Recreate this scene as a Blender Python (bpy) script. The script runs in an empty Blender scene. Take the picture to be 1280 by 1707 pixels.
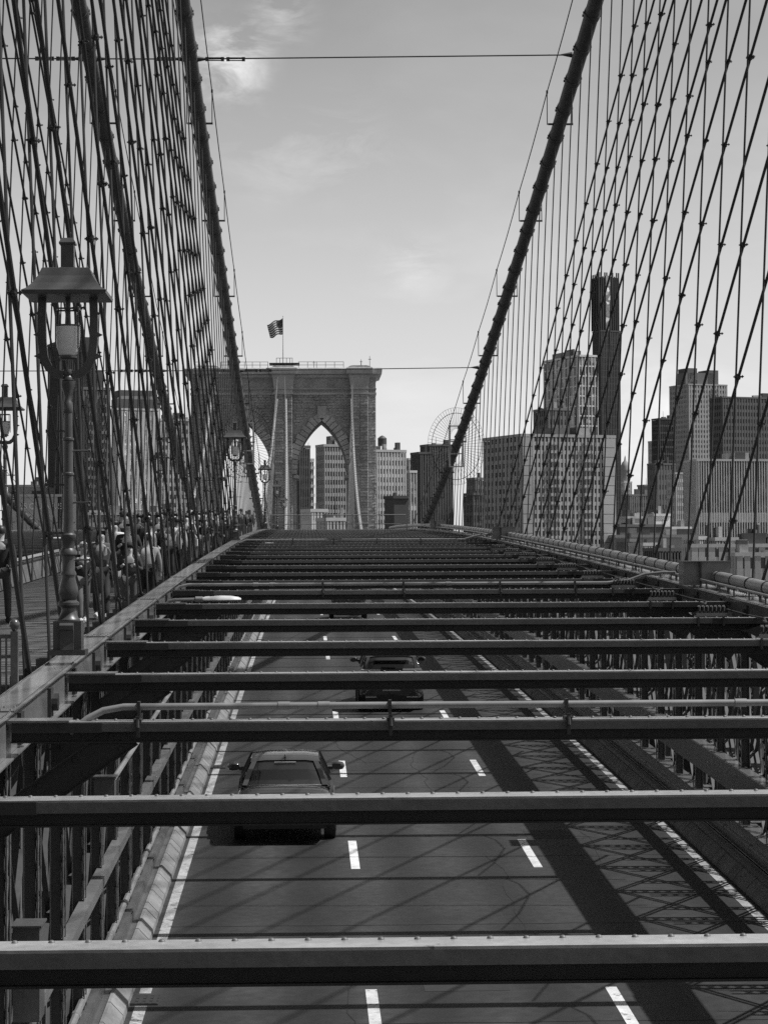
import bpy, bmesh, math, random
from mathutils import Vector, Matrix, Quaternion
R = math.radians
S = bpy.context.scene
COL = S.collection
rnd = random.Random(7)

# ------------------------------------------------------------------ camera
F = 3766.0            # focal length in pixels of the 1280 px wide photograph
VX, HY = 511.0, 927.0  # where the bridge axis and the true horizon fall
cam = bpy.data.cameras.new('camera')
cam.sensor_fit = 'HORIZONTAL'; cam.sensor_width = 36.0; cam.lens = 36.0 * F / 1280.0
cam.clip_start = 0.1; cam.clip_end = 20000
camo = bpy.data.objects.new('camera', cam); COL.objects.link(camo)
yaw = math.atan((640 - VX) / F); pitch = math.atan((HY - 853.5) / F); roll = -0.0045
fwd = Vector((math.sin(yaw) * math.cos(pitch), math.cos(yaw) * math.cos(pitch), math.sin(pitch)))
q = fwd.to_track_quat('-Z', 'Y')
camo.rotation_mode = 'QUATERNION'
camo.rotation_quaternion = q @ Quaternion((0, 0, 1), roll)
camo.location = (0, 0, 0)
S.camera = camo

# ------------------------------------------------------------------ world, sun, exposure
SUN = Vector((0.61, -0.025, 1.0)).normalized()
w = bpy.data.worlds.new('World'); S.world = w; w.use_nodes = True
nt = w.node_tree; nt.nodes.clear()
def N(t, **k):
    n = nt.nodes.new(t)
    for a, b in k.items(): setattr(n, a, b)
    return n
sky = N('ShaderNodeTexSky', sky_type='NISHITA', sun_disc=False)
sky.sun_elevation = math.asin(SUN.z); sky.sun_rotation = math.atan2(SUN.x, SUN.y)
sky.air_density = 1.0; sky.dust_density = 1.0; sky.ozone_density = 1.0
bw = N('ShaderNodeSeparateColor')                # the photograph is black and white, as if through a red filter
gam = N('ShaderNodeMath', operation='POWER'); gam.inputs[1].default_value = 1.0
tc = N('ShaderNodeTexCoord')
mp = N('ShaderNodeMapping'); mp.inputs['Scale'].default_value = (1.0, 1.0, 2.6)
n1 = N('ShaderNodeTexNoise'); n1.inputs['Scale'].default_value = 5.2; n1.inputs['Detail'].default_value = 7; n1.inputs['Roughness'].default_value = 0.55
n1.inputs['Distortion'].default_value = 0.35
cr = N('ShaderNodeValToRGB'); cr.color_ramp.elements[0].position = 0.50; cr.color_ramp.elements[1].position = 0.95
cm = N('ShaderNodeMath', operation='MULTIPLY_ADD'); cm.inputs[1].default_value = 0.3; cm.inputs[2].default_value = 1.0
mu = N('ShaderNodeMath', operation='MULTIPLY')
bg = N('ShaderNodeBackground'); bg.inputs['Strength'].default_value = 0.12
out = N('ShaderNodeOutputWorld')
L = nt.links.new
# film response of the red-filtered sky: deep blue falls away, the pale low sky saturates
gam.inputs[1].default_value = 3.0
den = N('ShaderNodeMath', operation='ADD'); den.inputs[1].default_value = 18.0
quo = N('ShaderNodeMath', operation='DIVIDE'); sca = N('ShaderNodeMath', operation='MULTIPLY'); sca.inputs[1].default_value = 5.15
L(sky.outputs[0], bw.inputs[0]); L(bw.outputs[0], gam.inputs[0]); L(gam.outputs[0], den.inputs[0])
L(gam.outputs[0], quo.inputs[0]); L(den.outputs[0], quo.inputs[1]); L(quo.outputs[0], sca.inputs[0])
lin = N('ShaderNodeMath', operation='MULTIPLY_ADD'); lin.inputs[1].default_value = 0.14; L(bw.outputs[0], lin.inputs[0]); L(sca.outputs[0], lin.inputs[2])
L(tc.outputs['Generated'], mp.inputs[0]); L(mp.outputs[0], n1.inputs['Vector']); L(n1.outputs[0], cr.inputs[0])
# a few soft clouds: noise gathered round some directions
nz = N('ShaderNodeTexNoise'); nz.inputs['Scale'].default_value = 26; nz.inputs['Detail'].default_value = 8; nz.inputs['Roughness'].default_value = 0.62; nz.inputs['Distortion'].default_value = 0.5
L(mp.outputs[0], nz.inputs['Vector'])
acc = None
for (px, py, rad, amp) in ((385, 95, 0.027, 5.0), (475, 12, 0.022, 3.0), (440, 262, 0.03, .7), (560, 240, 0.035, 0.9), (690, 440, 0.022, 0.9), (330, 700, 0.05, .3), (1090, 700, 0.06, 0.5), (-300, 400, .12, .6), (1500, 300, .1, .5)):
    v = Vector(((px - VX) / F, 1.0, (HY - py) / F)).normalized()
    ds = N('ShaderNodeVectorMath', operation='DISTANCE'); L(tc.outputs['Generated'], ds.inputs[0]); ds.inputs[1].default_value = v
    mr = N('ShaderNodeMapRange'); mr.inputs['From Min'].default_value = 0; mr.inputs['From Max'].default_value = rad; mr.inputs['To Min'].default_value = amp; mr.inputs['To Max'].default_value = 0; mr.interpolation_type = 'SMOOTHSTEP'
    L(ds.outputs['Value'], mr.inputs[0])
    if acc is None: acc = mr.outputs[0]
    else:
        ad = N('ShaderNodeMath', operation='ADD'); L(acc, ad.inputs[0]); L(mr.outputs[0], ad.inputs[1]); acc = ad.outputs[0]
pf = N('ShaderNodeMapRange'); pf.inputs['From Min'].default_value = 0.42; pf.inputs['From Max'].default_value = 0.68; L(nz.outputs[0], pf.inputs[0])
pm_ = N('ShaderNodeMath', operation='MULTIPLY'); L(acc, pm_.inputs[0]); L(pf.outputs[0], pm_.inputs[1])
pa = N('ShaderNodeMath', operation='ADD'); L(cr.outputs[0], pa.inputs[0]); L(pm_.outputs[0], pa.inputs[1])
L(pa.outputs[0], cm.inputs[0]); L(lin.outputs[0], mu.inputs[0]); L(cm.outputs[0], mu.inputs[1])
L(mu.outputs[0], bg.inputs[0]); L(bg.outputs[0], out.inputs[0])

sun = bpy.data.lights.new('sun', 'SUN'); sun.energy = 4.3; sun.angle = R(0.53); sun.color = (1, 1, 1)
suno = bpy.data.objects.new('sun', sun); COL.objects.link(suno)
suno.rotation_mode = 'QUATERNION'; suno.rotation_quaternion = SUN.to_track_quat('Z', 'Y'); suno.location = (60, 0, 120)
S.view_settings.view_transform = 'Standard'; S.view_settings.look = 'None'
S.view_settings.exposure = 0.4; S.view_settings.gamma = 1.0; S.view_settings.use_curve_mapping = False
S.render.engine = 'CYCLES'
S.cycles.max_bounces = 5; S.cycles.diffuse_bounces = 3; S.cycles.glossy_bounces = 2; S.cycles.transmission_bounces = 3
S.cycles.transparent_max_bounces = 6
S.cycles.use_denoising = False

# ------------------------------------------------------------------ materials
MATS = {}
def mat(name, c, rough=0.6, var=0.25, scale=3.0, metal=0.0, bump=0.0, bscale=None, streak=False, spec=0.5, coat=0.0, fine=0.0):
    if name in MATS: return MATS[name]
    m = bpy.data.materials.new(name); m.use_nodes = True
    t = m.node_tree; b = t.nodes['Principled BSDF']
    b.inputs['Roughness'].default_value = rough; b.inputs['Metallic'].default_value = metal
    b.inputs['Specular IOR Level'].default_value = spec; b.inputs['Coat Weight'].default_value = coat
    b.inputs['Coat Roughness'].default_value = 0.06
    co = t.nodes.new('ShaderNodeTexCoord'); src = co.outputs['Object']
    if streak:
        mm = t.nodes.new('ShaderNodeMapping'); mm.inputs['Scale'].default_value = (1, 1, 0.12)
        t.links.new(src, mm.inputs[0]); src2 = mm.outputs[0]
    else: src2 = src
    n = t.nodes.new('ShaderNodeTexNoise'); n.inputs['Scale'].default_value = scale; n.inputs['Detail'].default_value = 6; n.inputs['Roughness'].default_value = 0.6
    t.links.new(src2, n.inputs['Vector'])
    r = t.nodes.new('ShaderNodeMapRange'); r.inputs['From Min'].default_value = 0.3; r.inputs['From Max'].default_value = 0.7
    r.inputs['To Min'].default_value = c * (1 - var); r.inputs['To Max'].default_value = c * (1 + var)
    t.links.new(n.outputs[0], r.inputs[0]); val = r.outputs[0]
    if fine:
        n3 = t.nodes.new('ShaderNodeTexNoise'); n3.inputs['Scale'].default_value = scale * 14; n3.inputs['Detail'].default_value = 3
        t.links.new(src, n3.inputs['Vector'])
        r3 = t.nodes.new('ShaderNodeMapRange'); r3.inputs['From Min'].default_value = 0.3; r3.inputs['From Max'].default_value = 0.7
        r3.inputs['To Min'].default_value = 1 - fine; r3.inputs['To Max'].default_value = 1 + fine
        t.links.new(n3.outputs[0], r3.inputs[0])
        mx = t.nodes.new('ShaderNodeMath'); mx.operation = 'MULTIPLY'
        t.links.new(val, mx.inputs[0]); t.links.new(r3.outputs[0], mx.inputs[1]); val = mx.outputs[0]
    oi = t.nodes.new('ShaderNodeObjectInfo'); ro_ = t.nodes.new('ShaderNodeMapRange'); ro_.inputs['To Min'].default_value = 0.88; ro_.inputs['To Max'].default_value = 1.12
    t.links.new(oi.outputs['Random'], ro_.inputs[0]); mo_ = t.nodes.new('ShaderNodeMath'); mo_.operation = 'MULTIPLY'
    t.links.new(val, mo_.inputs[0]); t.links.new(ro_.outputs[0], mo_.inputs[1]); val = mo_.outputs[0]
    t.links.new(val, b.inputs['Base Color'])
    if bump:
        n2 = t.nodes.new('ShaderNodeTexNoise'); n2.inputs['Scale'].default_value = bscale or scale * 4; n2.inputs['Detail'].default_value = 4
        bp = t.nodes.new('ShaderNodeBump'); bp.inputs['Strength'].default_value = bump; bp.inputs['Distance'].default_value = 0.02
        t.links.new(src, n2.inputs['Vector']); t.links.new(n2.outputs[0], bp.inputs['Height']); t.links.new(bp.outputs[0], b.inputs['Normal'])
    MATS[name] = m; return m

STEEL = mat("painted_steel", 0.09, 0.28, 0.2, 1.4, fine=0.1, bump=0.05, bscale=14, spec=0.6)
SHEEN = mat("sheen_toned_top_paint", 0.24, 0.26, 0.34, 0.9, fine=0.16, bump=0.05, bscale=14, spec=0.7)  # strut tops: sky sheen is put into this paler colour
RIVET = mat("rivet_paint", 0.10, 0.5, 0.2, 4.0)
STEELD = mat("painted_steel_shade_toned", 0.028, 0.6, 0.35, 1.6, fine=0.15, streak=True)  # dark steel: the shade on recessed webs is put into its colour
CHORD = mat("painted_chord_steel", 0.13, 0.22, 0.22, 1.3, fine=0.1, bump=0.05, bscale=12, spec=0.8)
POSTM = mat('post_steel', 0.05, 0.6, 0.3, 1.6, fine=0.15, streak=True)
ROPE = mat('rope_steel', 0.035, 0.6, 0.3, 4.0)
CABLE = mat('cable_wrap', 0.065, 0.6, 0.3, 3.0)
FARCABLE = mat('sunlit_cable_wrap', 0.22, 0.6, 0.2, 3.0)  # sunlight on the far half of the cables is put into this paler colour
FARROPE = mat('sunlit_far_rope', 0.12, 0.6, 0.2, 3.0)  # far ropes, with their sunlit tone put into the colour
ASPH = mat("asphalt", 0.0175, 0.62, 0.3, 0.45, fine=0.28, bump=0.25, bscale=60, spec=0.5)
def wear(m):      # polished wheel tracks and a darker oil strip, wandering a little
    t = m.node_tree; b = t.nodes['Principled BSDF']; src = b.inputs['Base Color'].links[0].from_socket
    co = t.nodes.new('ShaderNodeTexCoord'); sp = t.nodes.new('ShaderNodeSeparateXYZ'); t.links.new(co.outputs['Object'], sp.inputs[0])
    mm = t.nodes.new('ShaderNodeMapping'); mm.inputs['Scale'].default_value = (0.9, 0.05, 1); t.links.new(co.outputs['Object'], mm.inputs[0])
    nn = t.nodes.new('ShaderNodeTexNoise'); nn.inputs['Scale'].default_value = 1.6; nn.inputs['Detail'].default_value = 5; t.links.new(mm.outputs[0], nn.inputs['Vector'])
    a = t.nodes.new('ShaderNodeMath'); a.operation = 'MULTIPLY_ADD'; a.inputs[1].default_value = 2 * math.pi / 1.555; a.inputs[2].default_value = -2 * math.pi * 0.03; t.links.new(sp.outputs[0], a.inputs[0])
    c = t.nodes.new('ShaderNodeMath'); c.operation = 'COSINE'; t.links.new(a.outputs[0], c.inputs[0])
    k = t.nodes.new('ShaderNodeMath'); k.operation = 'MULTIPLY'; t.links.new(c.outputs[0], k.inputs[0]); t.links.new(nn.outputs[0], k.inputs[1])
    e = t.nodes.new('ShaderNodeMath'); e.operation = 'MULTIPLY_ADD'; e.inputs[1].default_value = -0.9; t.links.new(k.outputs[0], e.inputs[0]); t.links.new(nn.outputs[0], e.inputs[2])
    e2 = t.nodes.new('ShaderNodeMath'); e2.operation = 'ADD'; e2.inputs[1].default_value = 0.5; t.links.new(e.outputs[0], e2.inputs[0])
    f = t.nodes.new('ShaderNodeMath'); f.operation = 'MULTIPLY'; t.links.new(src, f.inputs[0]); t.links.new(e2.outputs[0], f.inputs[1]); t.links.new(f.outputs[0], b.inputs['Base Color'])
wear(ASPH)
WHITE = mat('road_paint', 0.52, 0.6, 0.25, 4.0, fine=0.12)
WORN = mat('worn_road_paint', 0.26, 0.7, 0.3, 2.2, fine=0.3)
def chips(m, lo, hi, dark, sc):
    t = m.node_tree; b = t.nodes['Principled BSDF']; src = b.inputs['Base Color'].links[0].from_socket
    co = t.nodes.new('ShaderNodeTexCoord'); nn = t.nodes.new('ShaderNodeTexNoise'); nn.inputs['Scale'].default_value = sc; nn.inputs['Detail'].default_value = 8; nn.inputs['Roughness'].default_value = 0.7
    t.links.new(co.outputs['Object'], nn.inputs['Vector'])
    r = t.nodes.new('ShaderNodeMapRange'); r.inputs['From Min'].default_value = lo; r.inputs['From Max'].default_value = hi; t.links.new(nn.outputs[0], r.inputs[0])
    mx = t.nodes.new('ShaderNodeMix'); mx.data_type = 'FLOAT'; t.links.new(r.outputs[0], mx.inputs[0]); t.links.new(src, mx.inputs[2]); mx.inputs[3].default_value = dark; t.links.new(mx.outputs[0], b.inputs['Base Color'])
chips(WHITE, 0.60, 0.66, 0.05, 5.0); chips(WORN, 0.56, 0.64, 0.035, 4.0); chips(SHEEN, 0.66, 0.70, 0.06, 2.6); chips(STEEL, 0.68, 0.71, 0.24, 3.4)
CONC = mat('kerb_concrete', 0.15, 0.8, 0.3, 1.6, fine=0.12)
WOOD = mat('promenade_timber', 0.12, 0.75, 0.35, 2.5, fine=0.2)
STONE = mat('tower_granite', 0.32, 0.85, 0.35, 0.22, fine=0.3, bump=0.4, bscale=2.0)
STONE2 = mat('tower_limestone', 0.41, 0.85, 0.25, 0.3, fine=0.2)
IRON = mat('lamp_iron', 0.055, 0.4, 0.2, 5.0)
GLOBE = mat('frosted_glass', 0.72, 0.35, 0.1, 6.0)
GALV = mat('galvanised_pipe', 0.17, 0.4, 0.18, 4.0)
BLACK = mat('black_rubber', 0.018, 0.7, 0.2, 5.0)
CARP = mat('black_car_paint', 0.045, 0.12, 0.1, 2.0, coat=1.0)
CARG = mat('dark_car_glass', 0.014, 0.04, 0.1, 2.0, spec=1.0, coat=1.0)
CHROME = mat('chrome', 0.7, 0.12, 0.05, 2.0, metal=1.0)
LIGHTC = mat('pale_lamp_housing', 0.42, 0.45, 0.1, 6.0)
REDL = mat('tail_lamp', 0.16, 0.2, 0.1, 6.0)

# ------------------------------------------------------------------ mesh helpers
class MB:
    def __init__(s): s.v = []; s.f = []
    def add(s, vs, fs):
        o = len(s.v); s.v += [tuple(p) for p in vs]; s.f += [tuple(i + o for i in f) for f in fs]; return s
    def box(s, x0, x1, y0, y1, z0, z1):
        vs = [(x, y, z) for z in (z0, z1) for y in (y0, y1) for x in (x0, x1)]
        return s.add(vs, [(0, 2, 3, 1), (4, 5, 7, 6), (0, 1, 5, 4), (2, 6, 7, 3), (0, 4, 6, 2), (1, 3, 7, 5)])
    def bar(s, p, q, w, h, up=(0, 0, 1)):
        p = Vector(p); q = Vector(q); d = (q - p).normalized(); u = Vector(up)
        sx = d.cross(u)
        if sx.length < 1e-4: sx = d.cross(Vector((1, 0, 0)))
        sx.normalize(); u = sx.cross(d)
        a = sx * w / 2; b = u * h / 2
        vs = [p - a - b, p + a - b, p + a + b, p - a + b, q - a - b, q + a - b, q + a + b, q - a + b]
        return s.add(vs, [(0, 3, 2, 1), (4, 5, 6, 7), (0, 1, 5, 4), (1, 2, 6, 5), (2, 3, 7, 6), (3, 0, 4, 7)])
    def tube(s, pts, r, n=6, cap=True):
        pts = [Vector(p) for p in pts]; rs = r if isinstance(r, (list, tuple)) else [r] * len(pts)
        o = len(s.v); ref = None
        for i, p in enumerate(pts):
            t = (pts[min(i + 1, len(pts) - 1)] - pts[max(i - 1, 0)]).normalized()
            if ref is None:
                ref = t.orthogonal().normalized()
            ref = (ref - t * ref.dot(t)).normalized(); b = t.cross(ref)
            for k in range(n):
                a = 2 * math.pi * k / n
                s.v.append(tuple(p + (ref * math.cos(a) + b * math.sin(a)) * rs[i]))
        for i in range(len(pts) - 1):
            for k in range(n):
                s.f.append((o + i * n + k, o + i * n + (k + 1) % n, o + (i + 1) * n + (k + 1) % n, o + (i + 1) * n + k))
        if cap:
            s.f.append(tuple(o + k for k in range(n))[::-1]); s.f.append(tuple(o + (len(pts) - 1) * n + k for k in range(n)))
        return s
    def lathe(s, prof, n=16, c=(0, 0, 0), flute=0.0):
        o = len(s.v)
        for (r, z) in prof:
            for k in range(n):
                a = 2 * math.pi * k / n; rr = r * (1 + (flute if k % 2 else 0))
                s.v.append((c[0] + rr * math.cos(a), c[1] + rr * math.sin(a), c[2] + z))
        for i in range(len(prof) - 1):
            for k in range(n):
                s.f.append((o + i * n + k, o + i * n + (k + 1) % n, o + (i + 1) * n + (k + 1) % n, o + (i + 1) * n + k))
        s.f.append(tuple(o + k for k in range(n))[::-1]); s.f.append(tuple(o + (len(prof) - 1) * n + k for k in range(n)))
        return s
    def loft(s, rings, cap=True, close=True):
        o = len(s.v); n = len(rings[0])
        for r in rings: s.v += [tuple(p) for p in r]
        for i in range(len(rings) - 1):
            for k in range(n if close else n - 1):
                s.f.append((o + i * n + k, o + i * n + (k + 1) % n, o + (i + 1) * n + (k + 1) % n, o + (i + 1) * n + k))
        if cap and close:
            s.f.append(tuple(o + k for k in range(n))[::-1]); s.f.append(tuple(o + (len(rings) - 1) * n + k for k in range(n)))
        return s
    def dome(s, c, r, h, n=8):
        x, y, z = c
        return s.lathe([(r, 0), (r * .85, h * .55), (r * .4, h * .95)], n, c)
    def mesh(s, name, m=None, smooth=False, fix=True):
        me = bpy.data.meshes.new(name); me.from_pydata(s.v, [], s.f); me.update()
        if fix:
            bm = bmesh.new(); bm.from_mesh(me); bmesh.ops.recalc_face_normals(bm, faces=bm.faces); bm.to_mesh(me); bm.free()
        if m: me.materials.append(m)
        if smooth:
            me.polygons.foreach_set('use_smooth', [True] * len(me.polygons))
            try: me.set_sharp_from_angle(angle=R(40))
            except Exception: pass
        return me
    def build(s, name, m, parent=None, loc=(0, 0, 0), smooth=False, kind=None, fix=True):
        return obj(name, s.mesh(name, m, smooth, fix), parent, loc, kind=kind)

def obj(name, me, parent=None, loc=(0, 0, 0), rot=None, scale=None, kind=None):
    o = bpy.data.objects.new(name, me); COL.objects.link(o); o.location = loc
    if parent: o.parent = parent
    if rot is not None:
        if isinstance(rot, Quaternion): o.rotation_mode = 'QUATERNION'; o.rotation_quaternion = rot
        else: o.rotation_euler = rot
    if scale: o.scale = scale
    if kind: o['kind'] = kind
    return o
def tag(o, label, cat, group=None):
    o['label'] = label; o['category'] = cat
    if group: o['group'] = group
    return o
def thing(name, label, cat, loc=(0, 0, 0), rz=0, group=None):
    o = bpy.data.objects.new(name, None); COL.objects.link(o); o.empty_display_size = 0.2
    o.location = loc; o.rotation_euler = (0, 0, rz)
    return tag(o, label, cat, group)
def copy_tree(o, parent=None):
    c = o.copy(); COL.objects.link(c); c.parent = parent
    for ch in list(o.children): copy_tree(ch, c)
    return c
ORD = ['nearest', 'second', 'third', 'fourth', 'fifth', 'sixth', 'seventh', 'eighth', 'ninth', 'tenth', 'eleventh', 'twelfth',
       'thirteenth', 'fourteenth', 'fifteenth', 'sixteenth', 'seventeenth', 'eighteenth', 'nineteenth', 'twentieth', 'twenty-first', 'twenty-second', 'twenty-third', 'twenty-fourth']
def P(x, y, d):      # a point d metres along the bridge that the photograph shows at (x, y)
    return Vector(((x - VX) * d / F, d, (HY - y) * d / F))

# ------------------------------------------------------------------ the bridge's line
def prof(d): return 0.0376 * d - 8.0e-5 * d * d
ROADH, STRUTH, CHORDH, PROMH = 6.65, 2.07, 2.0, 2.6
PAN = 2.286
CX = -5.1             # centre line of the bridge
def sweep(mb, sec, d0, d1, h, step=4.572):
    n = max(1, int(math.ceil((d1 - d0) / step)))
    rings = []
    for i in range(n + 1):
        d = d0 + (d1 - d0) * i / n
        rings.append([(x, d, prof(d) - h + z) for (x, z) in sec])
    return mb.loft(rings)
def rect(x0, x1, z0, z1): return [(x0, z0), (x1, z0), (x1, z1), (x0, z1)]

# ------------------------------------------------------------------ setting: river, land, roadways, promenade
g = MB().add([(-9000, -3000, -43), (9000, -3000, -43), (9000, 15000, -43), (-9000, 15000, -43)], [(0, 1, 2, 3)])
o = g.build('river', mat('river_water', 0.025, 0.5, 0.2, 0.01, bump=0.6, bscale=0.2, spec=0.25)); o['kind'] = 'structure'
g = MB().box(-9000, 9000, 500, 14500, -60, -40.5)
o = g.build('riverbank', mat('city_ground', 0.12, 0.9, 0.3, 0.02)); o['kind'] = 'structure'

def roadway(name, x0, x1):
    mb = MB(); sweep(mb, rect(x0, x1, -0.35, 0), -6, 470, ROADH)
    o = mb.build(name, ASPH); o['kind'] = 'structure'; return o
road = roadway('roadway', -2.75, 7.3)
roadn = roadway('roadway', -17.3, -7.45)
dash_x = (0.81, 3.92)
k0 = 40.0 - 12.19 * 3
for xi in dash_x:
    for k in range(14):
        dc = k0 + 12.19 * k
        mb = MB(); sweep(mb, rect(xi - 0.075, xi + 0.075, -0.002, 0.006), dc - 1.52, dc + 1.52, ROADH, 3.1)
        mb.build('lane_dash', WHITE, road)
def edge_strip(x, segs, m):
    for a, b in segs:
        mb = MB(); sweep(mb, rect(x - 0.075, x + 0.075, -0.002, 0.005), a, b, ROADH); mb.build('edge_line', m, road)
gr = [28.9 + 23.8 * k for k in range(-1, 7)]
edge_strip(-2.1, [(gr[i] + 0.35, gr[i + 1] - 0.35) for i in range(len(gr) - 1)], WORN)
edge_strip(6.78, [(0, 60), (60.1, 240)], WORN)
for dgr in gr[1:5]:
    mb = MB()
    z = prof(dgr) - ROADH
    for i in range(4):
        mb.box(-2.24 + i * 0.09, -2.19 + i * 0.09, dgr - 0.28, dgr + 0.28, z - 0.002, z + 0.012)
    for i in range(4): mb.box(-2.25, -1.9, dgr - 0.28 + i * 0.17, dgr - 0.25 + i * 0.17, z - 0.002, z + 0.010)
    mb.box(-2.26, -1.89, dgr - 0.3, dgr + 0.3, z - 0.002, z + 0.004)
    mb.build('drain_grate', BLACK, road)
# darker asphalt patches
PATCH = mat('asphalt_patch', 0.014, 0.85, 0.2, 1.0, fine=0.2)
for (x0, x1, a, b) in ((4.05, 5.1, 41.6, 42.6), (-1.2, -0.1, 57, 58.1), (1.5, 2.6, 29.2, 30.3)):
    mb = MB(); sweep(mb, rect(x0, x1, -0.002, 0.003), a, b, ROADH, 3); mb.build('asphalt_patch', PATCH, road)
# tarred cracks
TAR = mat('tar_seam', 0.011, 0.6, 0.2, 3.0)
for j in range(7):
    x = rnd.uniform(-1.6, 6.0); d = 24 + j * 7 + rnd.uniform(0, 3); pts = []
    for k in range(14):
        pts.append((x, d)); x += rnd.uniform(-0.12, 0.12); d += rnd.uniform(0.3, 0.9)
    vs = []; fs = []
    for i, (px, pd) in enumerate(pts):
        z = prof(pd) - ROADH + 0.0035
        vs += [(px - 0.007, pd, z), (px + 0.007, pd, z)]
        if i: fs.append((2 * i - 2, 2 * i - 1, 2 * i + 1, 2 * i))
    MB().add(vs, fs).build('tar_seam', TAR, road)
for j in range(9):
    d = 27.5 + 6.1 * j; z = prof(d) - ROADH + 0.0035; vs = []; fs = []
    for i in range(20):
        x = -2.2 + 9.0 * i / 19; dd = d + rnd.uniform(-0.02, 0.02)
        vs += [(x, dd - 0.012, z), (x, dd + 0.012, z)]
        if i: fs.append((2 * i - 2, 2 * i - 1, 2 * i + 1, 2 * i))
    MB().add(vs, fs).build('construction_joint', TAR, road)

prom = bpy.data.objects.new('promenade', None); COL.objects.link(prom); prom['kind'] = 'structure'
mb = MB(); sweep(mb, rect(-7.25, -2.95, -0.25, -0.06), 12, 250, PROMH); mb.build('deck_frame', STEELD, prom)
mb = MB(); d = 14.0
while d < 150:
    wd = 0.14 if d < 90 else 0.28
    z = prof(d) - PROMH; j = rnd.uniform(-0.004, 0.004)
    mb.box(-7.25, -2.95, d, d + wd - 0.012, z - 0.06, z + j); d += wd
o = mb.build('deck_planks', WOOD, prom, fix=False); o['kind'] = 'stuff'

# ------------------------------------------------------------------ overhead struts
def strut_mesh(x0, x1):
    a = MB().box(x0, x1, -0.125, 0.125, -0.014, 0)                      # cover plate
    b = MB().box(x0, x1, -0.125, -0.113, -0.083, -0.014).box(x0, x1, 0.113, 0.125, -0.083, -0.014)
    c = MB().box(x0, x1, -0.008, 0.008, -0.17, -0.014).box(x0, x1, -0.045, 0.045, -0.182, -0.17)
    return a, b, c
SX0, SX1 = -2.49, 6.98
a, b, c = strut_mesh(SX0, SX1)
ME_PLATE, ME_LIP, ME_WEB = a.mesh('cover_plate', SHEEN), b.mesh('edge_angle', STEEL), c.mesh('web', STEELD)
rv = MB()
RSP = 0.162
xs = [SX0 + 0.06 + RSP * i for i in range(int((SX1 - SX0 - 0.1) / RSP))]
for x in xs: rv.dome((x, 0.075, 0), 0.016, 0.013, 6)
ME_RIVETS = rv.mesh('rivets', RIVET, True)
ME_RIVET = MB().dome((0, 0, 0), 0.016, 0.012, 10).mesh('rivet', RIVET, True)
def knee(s):   # a riveted plate brace from strut to truss post
    mb = MB()
    if s < 0: p, q_ = (-1.50, 0, -0.10), (-2.62, 0, -0.88)
    else: p, q_ = (6.0, 0, -0.10), (7.1, 0, -0.88)
    mb.bar(p, q_, 0.012, 0.24, (0, 0, 1)); 
    dv = (Vector(q_) - Vector(p)).normalized(); nv = Vector((-dv.z, 0, dv.x))
    for sg in (1, -1):
        off = nv * 0.12 * sg
        mb.bar(Vector(p) + off, Vector(q_) + off, 0.07, 0.012, (0, 0, 1))
    for k in range(4):
        c_ = Vector(p) + (Vector(q_) - Vector(p)) * (0.1 + 0.27 * k)
        for sg in (0.07, -0.07):
            u = c_ + nv * sg
            mb.box(u.x - 0.016, u.x + 0.016, -0.02, -0.006, u.z - 0.016, u.z + 0.016)
    return mb
ME_KNEE_L, ME_KNEE_R = knee(-1).mesh('knee_brace', STEELD), knee(1).mesh('knee_brace', STEELD)
ME_GUS = MB().box(SX0 - 0.16, SX0 + 0.5, -0.16, 0.16, 0.001, 0.016).mesh('gusset_plate', CHORD)
ME_GUS2 = MB().add([(6.98, -0.135, 0.002), (6.35, -0.135, -0.19), (6.98, -0.135, -0.48)], [(0, 1, 2)]).add([(6.98, -0.128, 0.002), (6.35, -0.128, -0.19), (6.98, -0.128, -0.48)], [(0, 1, 2)]).mesh('end_bracket', STEELD)
D0 = 10.0; SP = 4.572
ME_DBL = MB().box(SX0 + 0.02, -1.72, -0.1315, -0.1255, -0.09, -0.008).mesh('end_doubler', STEELD)
ME_DBL2 = MB().box(5.9, 6.96, -0.1315, -0.1255, -0.09, -0.008).mesh('end_doubler', STEELD)
STR = []
for n in range(36):
    d = D0 + SP * n
    if n < 20:
        lab = ('%s steel strut spanning the roadway overhead, counted from the bottom of the photo' % ORD[n]) if n else 'nearest steel strut, riveted and spanning the whole bottom of the photo'
    else: lab = 'far riveted strut in the tightly packed rows below the crest railing'
    t = thing('overhead_strut', lab, 'steel beam', (0, d, prof(d) - STRUTH), group='struts over the roadway')
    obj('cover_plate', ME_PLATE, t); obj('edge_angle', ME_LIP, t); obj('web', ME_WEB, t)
    if n > 1: obj('knee_brace', ME_KNEE_L, t); obj('knee_brace', ME_KNEE_R, t)
    obj('gusset_plate', ME_GUS, t); obj('end_bracket', ME_GUS2, t); obj('end_doubler', ME_DBL, t); obj('end_doubler', ME_DBL2, t)
    if n < 2:
        for x in xs: obj('rivet', ME_RIVET, t, (x, 0.075, 0))
    else: obj('rivets', ME_RIVETS, t, kind='stuff')
    t.rotation_euler = (rnd.uniform(-.012, .012), rnd.uniform(-.0012, .0012), rnd.uniform(-.0012, .0012)); t.location.z += rnd.uniform(-.006, .006)
    STR.append(t)
# struts over the far (left-hand) roadway
a2, b2, c2 = strut_mesh(-17.2, -7.75)
mesh_n = [a2.mesh('cover_plate', SHEEN), b2.mesh('edge_angle', STEEL), c2.mesh('web', STEELD)]
for n in range(13, 36):
    d = D0 + SP * n
    t = thing('overhead_strut', 'steel strut spanning the opposite roadway, beyond the walkers on the left', 'steel beam', (0, d, prof(d) - STRUTH), group='struts over the opposite roadway')
    for nm, me in zip(('cover_plate', 'edge_angle', 'web'), mesh_n): obj(nm, me, t)

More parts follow.
